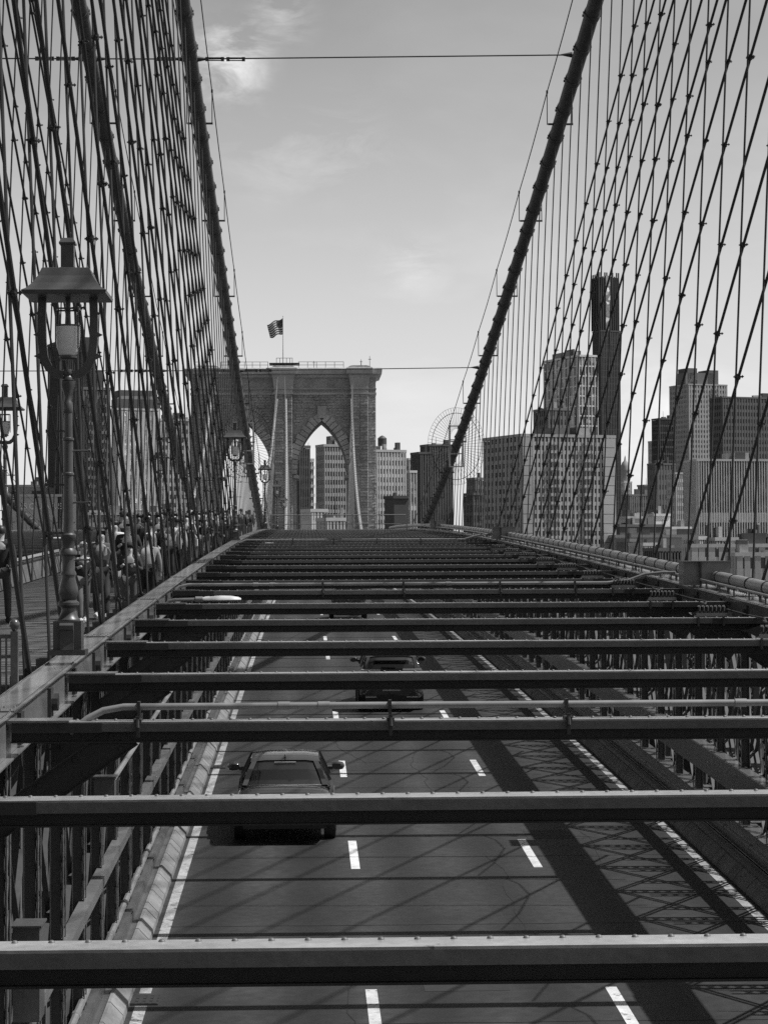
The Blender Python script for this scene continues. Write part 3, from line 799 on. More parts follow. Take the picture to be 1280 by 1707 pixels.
# arch stones with their stepped backs
for s in (-1, 1):
    for hs in (-1, 1):
        n = 13
        a_end = math.acos(c_ / Rr)
        for i in range(n):
            a0 = a_end * i / n + 0.004; a1 = a_end * (i + 1) / n - 0.004
            ro = Rr + (2.0 if i % 2 else 1.65)
            pts = []
            for (r_, a_) in ((Rr, a0), (ro, a0), (ro, a1), (Rr, a1)):
                u = r_ * math.cos(a_) - c_; zz = ZS + r_ * math.sin(a_)
                pts.append((s * AX + hs * max(u, 0.01), zz))
            vs = [(x, -0.62, z) for x, z in pts] + [(x, 0.3, z) for x, z in pts]
            MB().add(vs, [(0, 1, 2, 3), (0, 4, 5, 1), (1, 5, 6, 2), (2, 6, 7, 3), (3, 7, 4, 0)]).build('voussoir', STONE2, tw)
    x = s * AX
    MB().add([(x - .9, -.7, ZA + 0.5), (x + .9, -.7, ZA + 0.5), (x + .9, -.7, ZA + 3.0), (x - .9, -.7, ZA + 3.0), (x - .9, .1, ZA + 0.5), (x + .9, .1, ZA + 0.5), (x + .9, .1, ZA + 3.0), (x - .9, .1, ZA + 3.0)],
             [(0, 1, 2, 3), (0, 4, 5, 1), (1, 5, 6, 2), (2, 6, 7, 3), (3, 7, 4, 0)]).build('keystone', STONE2, tw)
    for hs in (-1, 1):
        xe = x + hs * AW
        MB().box(min(xe - hs * 0.55, xe + hs * 0.6), max(xe - hs * 0.55, xe + hs * 0.6), -0.45, DEP - 1, ZS - 0.9, ZS - 0.2).build('impost', STONE2, tw)
# its twin stands behind the viewpoint; the near cables and stays hang from it
tw2 = copy_tree(tw); tw2.location = (TC, -27.0, 0); tw2['label'] = 'twin granite tower behind the viewpoint from which the near ropes fan out'
# railing on the tower and the flag
t = thing('tower_railing', 'thin pipe railing along the top of the stone tower', 'railing', (TC, TOWER_D, ZT + 0.02))
for (x0, x1) in ((-18.5, -17.5), (-13, -3.2), (3.2, 12.6)):
    mb = MB()
    for zz in (0.7, 1.35): mb.tube([(x0, 0.6, zz), (x1, 0.6, zz)], 0.05, 5)
    mb.build('rail', ROPE, t)
    k = int((x1 - x0) / 1.9) + 1
    for i in range(k + 1):
        x = x0 + (x1 - x0) * i / k; MB().box(x - .05, x + .05, .55, .65, 0, 1.4).build('post', ROPE, t)
t = thing('work_platform', 'small railed platform around the flagpole on the tower', 'platform', (TC, TOWER_D, ZT + 0.76))
MB().box(-2.9, 3.4, -1.5, 3, 0, 0.25).build('deck', STEELD, t)
for x in (-1.4, -0.7, 0.7, 1.4, 1.9): MB().box(x - .05, x + .05, -1.3, -1.2, 0.25, 1.3).build('post', ROPE, t)
MB().tube([(-1.4, -1.25, 1.25), (1.9, -1.25, 1.25)], 0.05, 5).build('rail', ROPE, t)
fl = thing('flagpole', 'white flagpole with striped flag flying left on top of the tower', 'flagpole', (TC - 0.05, TOWER_D + 1.5, ZT + 0.7))
MB().tube([(0, 0, 0), (0, 0, 10.3)], [0.12, 0.05], 8).build('pole', LIGHTC, fl, smooth=True)
MB().lathe([(0.02, 10.25), (0.13, 10.38), (0.02, 10.5)], 8).build('finial', LIGHTC, fl, smooth=True)
NU, NV = 26, 26
FLW = mat('flag_white_cloth', 0.62, 0.8, 0.05, 3.0); FLR = mat('flag_red_cloth', 0.06, 0.8, 0.1, 3.0); FLB = mat('flag_blue_cloth', 0.035, 0.8, 0.1, 3.0)
def flag_pt(u, v):
    x = -3.35 * u; droop = 0.52 * u * 1.9 + 0.16 * math.sin(u * 9.0 + v * 1.2)
    return Vector((x * (1 - 0.12 * v * u) + 0.25 * u * v, 0.3 * math.sin(u * 8 + v * 1.5) * u, 10.0 - v * (3.3 - 0.4 * u) - droop - 0.4 * u))
fm = MB()
mi = []
for i in range(NU):
    for j in range(NV):
        u0, u1, v0, v1 = i / NU, (i + 1) / NU, j / NV, (j + 1) / NV
        fm.add([flag_pt(u0, v0), flag_pt(u1, v0), flag_pt(u1, v1), flag_pt(u0, v1)], [(0, 1, 2, 3)])
        mi.append(2 if (u0 < 0.4 and j < 14) else (1 if (j // 2) % 2 == 0 else 0))
me = fm.mesh('flag', FLW, True, fix=False); me.materials.append(FLR); me.materials.append(FLB)
me.polygons.foreach_set('material_index', mi)
fo = obj('flag', me, fl)
sd = fo.modifiers.new('thickness', 'SOLIDIFY'); sd.thickness = 0.02
mb = MB()
for i in range(6):
    for j in range(5):
        p = flag_pt(0.03 + 0.06 * i + 0.03 * (j % 2) * 0, 0.05 + 0.1 * j)
        mb.box(p.x - .035, p.x + .035, p.y - .03, p.y + .03, p.z - .035, p.z + .035)
mb.build('stars', FLW, fo, kind='stuff')
for i, (bx, hh) in enumerate(((16.3, 1.9), (18.1, 2.6), (6.4, 1.6))):
    t = thing('tower_mast', ['short dark post beside the right buttress on the tower top', 'thin antenna mast at the right end of the tower top', 'thin post midway along the tower-top railing'][i], 'mast', (TC + bx, TOWER_D + 1, ZT))
    MB().tube([(0, 0, 0), (0, 0, hh)], [0.12 if i == 0 else 0.06, 0.05], 6).build('pole', ROPE, t); MB().box(-.3, .3, -.1, .1, hh * .72, hh * .76).build('crossbar', ROPE, t)
# railing that crosses the bridge at the crest
dC = 158.0; zC = prof(dC) - STRUTH
t = thing('crest_railing', 'pipe railing across the bridge at the crest, before the tower', 'railing', (0, dC, zC))
MB().tube([(-2.5, 0, 1.02), (7.0, 0, 1.02)], 0.032, 6).build('rail', GALV, t); MB().tube([(-2.5, 0, 0.38), (7.0, 0, 0.38)], 0.025, 6).build('rail', GALV, t)
for i in range(6): MB().box(-2.5 + 1.9 * i - .035, -2.5 + 1.9 * i + .035, -.035, .035, 0, 1.06).build('post', GALV, t)

# ------------------------------------------------------------------ lamp posts
def lamp_mesh_parts():
    parts = []
    pole = MB().lathe([(0.062, 1.16), (0.058, 1.3), (0.056, 1.8)], 16).lathe([(0.056, 1.8), (0.066, 1.81), (0.066, 1.83), (0.053, 1.84), (0.051, 2.19)], 16)
    pole.lathe([(0.051, 2.19), (0.064, 2.20), (0.064, 2.22), (0.049, 2.23), (0.047, 2.5)], 16).lathe([(0.047, 2.5), (0.052, 2.51), (0.052, 2.62), (0.044, 2.63), (0.044, 2.7), (0.075, 2.8), (0.08, 2.86)], 16)
    parts.append(('shaft', pole, IRON))
    orn = MB().lathe([(0.065, 1.16), (0.085, 1.14), (0.085, 1.10), (0.07, 1.08), (0.07, 0.99)], 20).lathe([(0.07, 0.99), (0.1, 0.95), (0.1, 0.92), (0.075, 0.90), (0.072, 0.74), (0.09, 0.71), (0.09, 0.69)], 20, flute=-0.05)
    orn.lathe([(0.075, 0.69), (0.08, 0.64), (0.105, 0.55), (0.11, 0.49), (0.085, 0.42), (0.07, 0.40)], 20, flute=-0.04)
    orn.lathe([(0.085, 0.41), (0.12, 0.385), (0.12, 0.355), (0.08, 0.325), (0.078, 0.29), (0.105, 0.22), (0.13, 0.195), (0.13, 0.18)], 20)
    parts.append(('ornate_base', orn, IRON))
    ped = MB().box(-0.155, 0.155, -0.155, 0.155, -0.14, 0.18)
    ped.box(-0.2, 0.2, -0.19, 0.19, -0.2, -0.139)
    rings = []
    for x in (-0.075, 0.075):
        rings.append([(x, -0.155, 0.16), (x, -0.225, 0.16), (x, -0.25, 0.135), (x, -0.24, 0.09), (x, -0.2, 0.07), (x, -0.185, -0.05), (x, -0.20, -0.139), (x, -0.156, -0.139)])
    ped.loft(rings); parts.append(('pedestal', ped, IRON))
    for sx, zz in ((1, (0.86, 1.5, 2.08)), (-1, (1.16, 1.7, 2.30))):
        for z in zz: parts.append(('climbing_rung', MB().tube([(sx * 0.05, 0, z), (sx * 0.23, 0, z), (sx * 0.231, 0, z), (sx * 0.25, 0, z)], [0.011, 0.011, 0.02, 0.02], 6), IRON))
    neck = MB().lathe([(0.05, 2.86), (0.062, 2.87), (0.062, 2.9), (0.045, 2.92), (0.06, 2.95), (0.05, 2.99)], 12)
    parts.append(('neck', neck, IRON))
    return parts
def lantern(parent):
    hat = MB(); rings = []
    for (w_, z) in ((0.44, 3.79), (0.46, 3.80), (0.465, 3.835), (0.42, 3.86), (0.355, 3.925), (0.30, 4.01), (0.262, 4.10), (0.255, 4.105)):
        rings.append([(-w_, -w_, z), (w_, -w_, z), (w_, w_, z), (-w_, w_, z)])
    hat.loft(rings); hd = hat.build('hood', IRON, parent)
    ch = MB().box(-0.085, 0.085, -0.085, 0.085, 4.106, 4.13); ch.box(-0.072, 0.072, -0.072, 0.072, 4.1301, 4.39)
    ch.loft([[(-a, -a, z), (a, -a, z), (a, a, z), (-a, a, z)] for a, z in ((0.09, 4.391), (0.092, 4.41), (0.062, 4.46), (0.058, 4.462))])
    ch.build('chimney', IRON, hd)
    for s in (-1, 1):
        pts = [(s * 0.05, 2.93), (s * 0.13, 2.94), (s * 0.215, 3.01), (s * 0.265, 3.12), (s * 0.285, 3.3), (s * 0.29, 3.55), (s * 0.285, 3.79)]
        mb = MB(); rings = []
        for i, (x, z) in enumerate(pts):
            a_ = Vector((pts[max(i - 1, 0)][0], 0, pts[max(i - 1, 0)][1])); b_ = Vector((pts[min(i + 1, len(pts) - 1)][0], 0, pts[min(i + 1, len(pts) - 1)][1]))
            tn = (b_ - a_).normalized(); nn = Vector((tn.z, 0, -tn.x)) * 0.045
            c = Vector((x, 0, z)); rings.append([c - nn + Vector((0, -0.035, 0)), c + nn + Vector((0, -0.035, 0)), c + nn + Vector((0, 0.035, 0)), c - nn + Vector((0, 0.035, 0))])
        mb.loft(rings)
        for (x, z, r_) in ((0.335, 3.14, 0.045), (0.345, 3.38, 0.04), (0.335, 3.62, 0.03), (0.23, 3.06, 0.03)):
            mb.add([(s * (x - r_), -0.03, z + r_), (s * (x + r_), -0.03, z), (s * (x - r_), -0.03, z - r_), (s * (x - r_), 0.03, z + r_), (s * (x + r_), 0.03, z), (s * (x - r_), 0.03, z - r_)], [(0, 1, 2), (3, 5, 4), (0, 3, 4, 1), (1, 4, 5, 2), (2, 5, 3, 0)])
        mb.build('bracket_arm', IRON, parent)
    gl = MB().lathe([(0.07, 3.14), (0.10, 3.16), (0.125, 3.24), (0.138, 3.36), (0.138, 3.47), (0.12, 3.475)], 20); gb = gl.build('glass_globe', GLOBE, parent, smooth=True)
    MB().lathe([(0.075, 3.10), (0.1, 3.12), (0.1, 3.139), (0.06, 3.1395)], 16).build('globe_seat', IRON, gb)
    MB().lathe([(0.142, 3.4751), (0.142, 3.49), (0.06, 3.4905)], 20).build('globe_rim', IRON, gb)
    MB().lathe([(0.035, 3.491), (0.03, 3.6), (0.03, 3.79)], 10).build('lamp_stem', IRON, parent)
    cg = MB()
    for s in ((-1, -1), (1, -1), (1, 1), (-1, 1)): cg.bar((s[0] * .125, s[1] * .125, 3.2), (s[0] * .125, s[1] * .125, 3.66), 0.014, 0.014, (0, 1, 0))
    for s in (-1, 1): cg.bar((-.13, s * .125, 3.665), (.13, s * .125, 3.665), 0.018, 0.018); cg.bar((s * .125, -.115, 3.665), (s * .125, .115, 3.665), 0.018, 0.018)
    cg.build('cage', IRON, parent)
lp = thing('lamp_post', 'tall ornate iron lamp post with hooded lantern, nearest, on the left chord', 'lamp post', (-2.54, 24.2, prof(24.2) - CHORDH + 0.29), group='promenade lamp posts')
for nm, mb_, m_ in lamp_mesh_parts(): mb_.build(nm, m_, lp, smooth=True)
lantern(lp)
lp.scale = (0.955,) * 3
for x, d, lab in ((-2.68, 85.0, 'hooded lamp post just left of the stone tower, second along the chord'),
                  (-2.68, 146.0, 'small hooded lamp post in front of the tower, third along the chord'),
                  (-2.60, 200.0, 'tiny lamp post before the middle buttress, fourth along the chord'),
                  (-2.50, 250.0, 'tiniest lamp post before the middle buttress, farthest of all'),
                  (-7.50, 56.5, 'hooded lamp post cut by the left edge of the photo'),
                  (-7.55, 117.5, 'lamp post among the ropes behind the walkers on the far side'),
                  (-7.55, 178.0, 'lamp post beyond the crowd on the far side, partly hidden')):
    c = copy_tree(lp); c.location = (x, d, prof(d) - CHORDH + 0.2); c['label'] = lab

# ------------------------------------------------------------------ conduits, luminaires, trays on the struts
def conduit(label, n, x0, x1, clamps, ends, hz=0.115):
    d = D0 + SP * n; t = thing('conduit', label, 'conduit', (0, d, prof(d) - STRUTH), group='conduits across the struts')
    mb = MB(); r = 0.029; y = 0.02
    pts = list(ends[0]) + [(x0 + (x1 - x0) * i / 6, y, hz) for i in range(7)] + list(ends[1])
    mb.tube(pts, r, 10); p = mb.build('pipe', GALV, t, smooth=True)
    for x in clamps:
        MB().box(x - 0.012, x + 0.012, y - 0.04, y + 0.04, 0.0, hz + 0.045).box(x - 0.03, x + 0.03, -0.145, y + 0.03, -0.012, 0.02).box(x - 0.015, x + 0.015, -0.15, -0.128, -0.13, 0.045).tube([(x, -0.14, 0.02), (x, -0.16, -0.05)], 0.016, 6).build('clamp', STEELD, t)
    for x in (x0 + 0.16 * (x1 - x0), x0 + 0.2 * (x1 - x0), x0 + 0.62 * (x1 - x0)): MB().tube([(x - 0.05, y, hz), (x + 0.05, y, hz)], 0.036, 10).build('coupling', GALV, t, smooth=True)
conduit('nearest round conduit crossing above the third strut', 2, -1.55, 6.9, (-1.42, 0.7, 2.2, 4.6), ([(-2.0, -0.02, -0.1), (-1.85, 0.0, 0.02), (-1.72, 0.02, 0.085)], [(7.2, 0.02, 0.115)]))
conduit('conduit crossing the eighth strut and rising to the big junction box', 7, -2.2, 5.6, (0.3, 1.8, 3.6, 5.0), ([(-2.55, -0.1, -0.25), (-2.48, 0.0, -0.05), (-2.36, 0.02, 0.08)], [(6.0, 0.0, 0.16), (6.3, -0.05, 0.27), (6.6, -0.1, 0.30), (6.85, -0.2, 0.30)]))
conduit('farther conduit crossing below the crest', 16, -2.2, 5.8, (-0.5, 1.0, 2.6, 4.2), ([(-2.5, 0.02, 0.0)], [(6.3, 0, 0.25), (6.85, -0.1, 0.3)]))
def luminaire(label, x, d, s):
    t = thing('road_luminaire', label, 'street light', (x, d, prof(d) - STRUTH - 0.10), 0 if s > 0 else math.pi, group='road luminaires')
    MB().tube([(-0.55, 0, -0.1), (-0.45, 0, 0.0), (-0.35, 0, 0.02), (0.12, 0, 0.03)], 0.03, 8).build('arm', GALV, t, smooth=True)
    MB().tube([(0.02, 0, 0.03), (0.15, 0, 0.03)], 0.05, 10).build('collar', GALV, t, smooth=True)
    rings = []
    for (xx, w_, h_) in ((0.15, 0.05, 0.045), (0.2, 0.075, 0.06), (0.45, 0.12, 0.075), (0.65, 0.125, 0.07), (0.78, 0.09, 0.05), (0.83, 0.04, 0.025)):
        rings.append([(xx, w_ * math.cos(a), 0.02 + h_ * math.sin(a) * (1 if math.sin(a) > 0 else 0.35)) for a in [2 * math.pi * k / 12 for k in range(12)]])
    MB().loft(rings).build('head', LIGHTC, t, smooth=True)
    MB().box(0.3, 0.36, -0.03, 0.03, 0.09, 0.13).build('photocell', STEELD, t)
dl = D0 + SP * 7 - 1.7
luminaire('pale cobra-head street light beside the left chord, nearest', -2.0, dl, 1)
luminaire('pale street light head on the left, small, toward the crest', -1.9, 84.0, 1)
luminaire('tiny pale street light head on the left at the crest', -1.8, 126.0, 1)
luminaire('pale street light head on the right side of the struts', 6.55, 60.5, -1)
luminaire('pale street light head over the opposite roadway behind the nearest lamp post', -11.6, 101.0, 1)
for n in range(4, 14):
    d = D0 + SP * n
    t = thing('cable_tray', ('%s small tray of black cable loops at the right end of the struts' % ORD[n - 4]) if n < 10 else 'far tray of cable loops near the right ends of the struts', 'cable tray', (5.66, d, prof(d) - STRUTH), group='cable trays on the struts')
    MB().box(0, 0.46, -0.14, 0.0, 0.02, 0.03).box(0, 0.46, -0.14, -0.132, 0.03, 0.07).build('tray', GALV, t)
    mb = MB()
    for i in range(7):
        x = 0.05 + i * 0.06
        mb.tube([(x + 0.012 * math.sin(a), -0.07 + 0.05 * math.cos(a), 0.1 + 0.065 * math.sin(a)) for a in [2 * math.pi * k / 8 for k in range(9)]], 0.012, 5)
    mb.build('cable_loops', BLACK, t)
    mb = MB()
    for i in range(7): mb.box(0.035 + i * 0.06, 0.065 + i * 0.06, -0.09, -0.05, 0.16, 0.18)
    mb.build('loop_clips', LIGHTC, t)
    MB().tube([(0.46, -0.07, 0.12), (0.62, -0.6, 0.06), (0.7, -1.6, 0.03), (0.4, -3.2, 0.02), (0.1, -4.4, 0.08)], 0.014, 5).build('lead', BLACK, t)
    for x in (0.03, 0.4): MB().box(x - .015, x + .015, -.15, -.127, -.12, 0.02).build('clamp', STEELD, t)
# boxes and conduit on the inside of the left truss
t = thing('wall_box', 'tall steel cabinet fixed low inside the left truss', 'cabinet', (-2.55, 20.8, prof(20.8) - 4.95))
MB().box(-0.12, 0.12, -0.2, 0.2, 0, 0.85).build('body', STEEL, t); MB().box(-0.14, 0.14, -0.22, 0.22, 0.851, 0.87).build('lid', STEEL, t)
t = thing('wall_box', 'small junction box on the left truss where a conduit ends', 'junction box', (-2.55, 28.6, prof(28.6) - 4.2))
MB().box(-0.13, 0.13, -0.12, 0.12, 0, 0.42).build('body', STEEL, t); MB().box(-0.15, 0.15, -0.14, 0.14, 0.421, 0.44).build('lid', STEEL, t)
MB().tube([(0.1, d - 28.6, prof(d) - prof(28.6) + 0.38) for d in (28.6, 29.2, 32, 36, 40, 44)], 0.035, 8).build('conduit', GALV, t, smooth=True)
t = thing('wall_box', 'low ribbed cabinet at the bottom left corner', 'cabinet', (-2.55, 17.6, prof(17.6) - 5.1))
MB().box(-0.2, 0.06, -0.16, 0.16, 0, 0.7).build('body', STEEL, t)
mb = MB()
for i in range(6): mb.box(0.061, 0.08, -0.14 + 0.05 * i, -0.115 + 0.05 * i, 0.2, 0.66)
mb.build('louvres', STEEL, t)
# promenade gate at the left edge
t = thing('promenade_gate', 'barred steel gate with a ball-topped post at the left edge', 'gate', (-2.83, 22.0, prof(22) - PROMH))
MB().box(-0.035, 0.035, -0.035, 0.035, 0, 1.10).build('post', STEEL, t)
MB().lathe([(0.02, 1.10), (0.03, 1.115), (0.05, 1.15), (0.05, 1.18), (0.03, 1.21), (0.005, 1.22)], 12).build('ball_finial', STEEL, t, smooth=True)
MB().box(-1.6, -0.036, -0.02, 0.02, 1.03, 1.07).build('top_rail', STEEL, t); MB().box(-1.6, -0.036, -0.02, 0.02, 0.84, 0.87).build('middle_rail', STEEL, t)
me = MB().box(-0.009, 0.009, -0.012, 0.012, 0.1, 1.03).mesh('bar', STEEL)
for i in range(26): obj('bar', me, t, (-0.08 - 0.058 * i, 0, 0))
# side panels of the promenade's far edge
t = thing('promenade_parapet', 'low mesh-panelled parapet along the far edge of the promenade', 'parapet', (0, 0, 0))
PANEL = mat('parapet_panel', 0.11, 0.7, 0.35, 2.0, fine=0.25)
d = 40.0
while d < 150:
    mb = MB(); sweep(mb, rect(-7.34, -7.32, 0.0, 0.52), d + 0.06, d + PAN - 0.06, PROMH, 3); mb.build('panel', PANEL, t)
    z = prof(d) - PROMH; MB().box(-7.36, -7.30, d - 0.04, d + 0.04, z, z + 0.56).build('post', STEEL, t); d += PAN
mb = MB(); sweep(mb, rect(-7.37, -7.29, 0.53, 0.57), 40, 150, PROMH); mb.build('rail', STEELD, t)

# ------------------------------------------------------------------ vehicles
def car(label, X, d, L_, W_, H_, suv, name='car'):
    t = thing(name, label, 'car', (X, d, prof(d) - ROADH), group='cars on the roadway'); t.rotation_euler = (math.atan(0.0376 - 1.6e-4 * d), 0, 0)
    hw = W_ / 2
    belt = 0.98 if not suv else 1.24
    def ring(y, w0, w1, z0, z1, n=20):
        pts = []
        zc, hz = (z0 + z1) / 2, (z1 - z0) / 2
        for k in range(n):
            a = 2 * math.pi * k / n; ca, sa = math.cos(a), math.sin(a); e = 0.42
            ww = w0 + (w1 - w0) * (0.5 + 0.5 * sa)
            pts.append((ww * math.copysign(abs(ca) ** e, ca), y, zc + hz * math.copysign(abs(sa) ** e, sa)))
        return pts
    st = []
    if suv:
        rows = [(0.0, .80, .74, .50, .88), (0.05, .90, .84, .42, 1.12), (0.18, .97, .9, .34, 1.22), (0.5, 1, .92, .26, 1.25), (1.2, 1, .92, .22, 1.23), (2.4, .99, .91, .22, 1.18), (3.3, .99, .9, .24, 1.12), (4.1, .97, .86, .28, 1.04), (L_ - .2, .9, .76, .34, 0.86), (L_, .78, .66, .46, .74)]
    else:
        rows = [(0.0, .78, .72, .50, .84), (0.06, .90, .82, .40, .95), (0.2, .97, .88, .32, 1.0), (0.6, 1, .9, .24, 1.0), (1.3, 1, .9, .2, .98), (2.4, .99, .9, .2, .95), (3.4, .99, .88, .22, .93), (4.2, .97, .84, .26, .84), (L_ - .2, .9, .74, .32, 0.72), (L_, .78, .62, .44, .6)]
    MB().loft([ring(y, a * hw, b * hw, z0, z1) for (y, a, b, z0, z1) in rows]).build('body', CARP, t, smooth=True)
    # cabin: glass shell, roof skin and pillars
    if suv: cab = [(0.10, .80, .76, 1.20), (0.2, .82, .73, 1.4), (0.34, .83, .69, H_ - .10), (0.6, .84, .66, H_ - .02), (1.6, .84, .66, H_), (2.6, .84, .65, H_ - .05), (3.1, .83, .64, H_ - .2), (3.75, .82, .72, 1.14)]
    else: cab = [(0.78, .80, .78, .99), (1.08, .81, .70, 1.20), (1.38, .82, .62, H_ - .07), (1.6, .83, .60, H_ - .015), (2.2, .83, .60, H_), (2.9, .83, .60, H_ - .05), (3.3, .82, .63, H_ - .2), (3.95, .8, .72, .94)]
    def cring(y, wb, wt, z, grow=0.0):
        b0 = belt - 0.06
        return [(-wb * hw / .93 - grow, y, b0), (wb * hw / .93 + grow, y, b0), ((wt + .06) * hw / .93 + grow, y, b0 + (z - b0) * .72), (wt * hw / .93 + grow, y, z - .03 + grow), (wt * hw / .93 * .6, y, z + grow), (-wt * hw / .93 * .6, y, z + grow), (-wt * hw / .93 - grow, y, z - .03 + grow), (-(wt + .06) * hw / .93 - grow, y, b0 + (z - b0) * .72)]
    MB().loft([cring(*c) for c in cab]).build('cabin_glass', CARG, t, smooth=True)
    rf = [c for c in cab if c[3] > H_ - 0.12]
    rr = []
    for (y, wb, wt, z) in rf:
        r_ = cring(y, wb, wt, z, 0.022); rr.append([r_[7], r_[6], r_[5], r_[4], r_[3], r_[2]])
    MB().loft(rr, close=False).build('roof', CARP, t, smooth=True)
    i_r = cab.index(rf[0])
    for s in (-1, 1):     # rear pillars
        pl = MB(); rings = []
        for (y, wb, wt, z) in cab[:i_r + 1]:
            xo = wt * hw / .93 + 0.014; rings.append([(s * (xo - 0.11), y - 0.012, z + 0.004), (s * (xo - 0.02), y - 0.012, z + 0.006), (s * (xo + .045), y + 0.10, z - 0.1), (s * (xo + .03), y + 0.3, z - 0.12), (s * (xo - .04), y + .2, z - .05)])
        pl.loft(rings).build('rear_pillar', CARP, t, smooth=True)
        for yy in (1.62 if suv else 1.75, 2.75):
            MB().bar((s * (cab[3][1] * hw / .93 + .004), yy, belt - .03), (s * (cab[3][2] * hw / .93 + .03), yy + .02, H_ - .06), 0.03, 0.07, (1, 0, 0)).build('door_pillar', CARP, t)
    ym = 3.1
    for s in (-1, 1):
        m_ = MB(); rings = []
        for (x, w_, h_) in ((0.0, .05, .05), (0.05, .09, .075), (0.14, .1, .085), (0.21, .08, .07), (0.24, .03, .03)):
            rings.append([(s * (hw * .92 + x + .03), ym + w_ * math.cos(a), belt + .08 + h_ * math.sin(a)) for a in [2 * math.pi * k / 10 for k in range(10)]])
        m_.box(min(s * hw * .8, s * (hw * .92 + .05)), max(s * hw * .8, s * (hw * .92 + .05)), ym - .02, ym + .04, belt + .0, belt + .07); m_.loft(rings); mo = m_.build('wing_mirror', CARP, t, smooth=True)
        MB().box(s * (hw * .92 + .12) - .075, s * (hw * .92 + .12) + .075, ym - .108, ym - .1, belt + .03, belt + .13).build('mirror_glass', CARG, mo)
        # lamps
        if suv:
            MB().box(s * hw * .62 - .27, s * hw * .62 + .27, .02, .11, 1.19, 1.245).build('tail_lamp', LIGHTC, t)
            MB().box(s * hw * .86 - .06, s * hw * .86 + .06, .035, .12, 1.0, 1.12).build('tail_lamp', REDL, t)
        else:
            MB().box(s * hw * .66 - .2, s * hw * .66 + .2, 0.0, .05, .80, .87).build('tail_lamp', REDL, t)
        MB().box(s * hw * .62 - .16, s * hw * .62 + .16, -.03, .05, .43, .455).build('reflector', LIGHTC, t)
        for yw in (0.92, L_ - .95):
            r_ = 0.34 if not suv else 0.37
            wo = thing_part('wheel', t, (s * (hw - .11), yw, r_))
            MB().tube([(-.11, 0, 0), (-.1, 0, 0), (.1, 0, 0), (.11, 0, 0)], [r_ - .03, r_, r_, r_ - .03], 20).build('tyre', BLACK, wo, smooth=True)
            MB().tube([(s * .112, 0, 0), (s * .118, 0, 0)], r_ * .66, 16).build('rim', GALV, wo)
    MB().box(-.26, .26, -.014, .06, .62, .75).build('number_plate', mat('plate', .35, .5, .1, 5), t)
    MB().box(-hw * .8, hw * .8, -.02, .1, .30, .5).build('bumper', BLACK, t)
    if not suv:
        MB().box(-hw * .72, hw * .72, .72, .765, 1.0, 1.012).build('boot_glint', CHROME, t); MB().box(-.2, .2, 1.30, 1.34, H_ - .1, H_ - .075).build('brake_lamp', LIGHTC, t)  # chrome strip added to stand in for sky reflected on the boot lip
        MB().add([(-.015, 1.42, H_ + .005), (.015, 1.42, H_ + .005), (.02, 1.6, H_ + .008), (-.02, 1.6, H_ + .008), (0, 1.4, H_ + .07)], [(0, 1, 4), (1, 2, 4), (2, 3, 4), (3, 0, 4)]).build('antenna_fin', CARP, t)
    else:
        MB().lathe([(.07, 0), (.075, .012), (.05, .02)], 14).build('emblem', CHROME, t, (0, .035, 1.12)).rotation_euler = (math.pi / 2, 0, 0)
        MB().box(-.55, .55, .02, .26, H_ - .05, H_ - .025).build('spoiler', CARP, t)
        MB().bar((.12, .10, 1.28), (-.3, .10, 1.30), .02, .025).build('wiper', BLACK, t)
    return t
def thing_part(name, parent, loc):
    o = bpy.data.objects.new(name, None); COL.objects.link(o); o.parent = parent; o.location = loc; return o
car('black saloon car in the left lane seen from behind, nearest vehicle', -0.42, 41.1, 4.85, 1.88, 1.43, False)
car('black sport utility car in the middle lane seen from behind', 2.44, 65.5, 4.7, 1.92, 1.68, True)
car('dark car in the middle lane almost hidden behind the struts, farthest', 2.15, 117.0, 4.8, 1.95, 1.75, True)

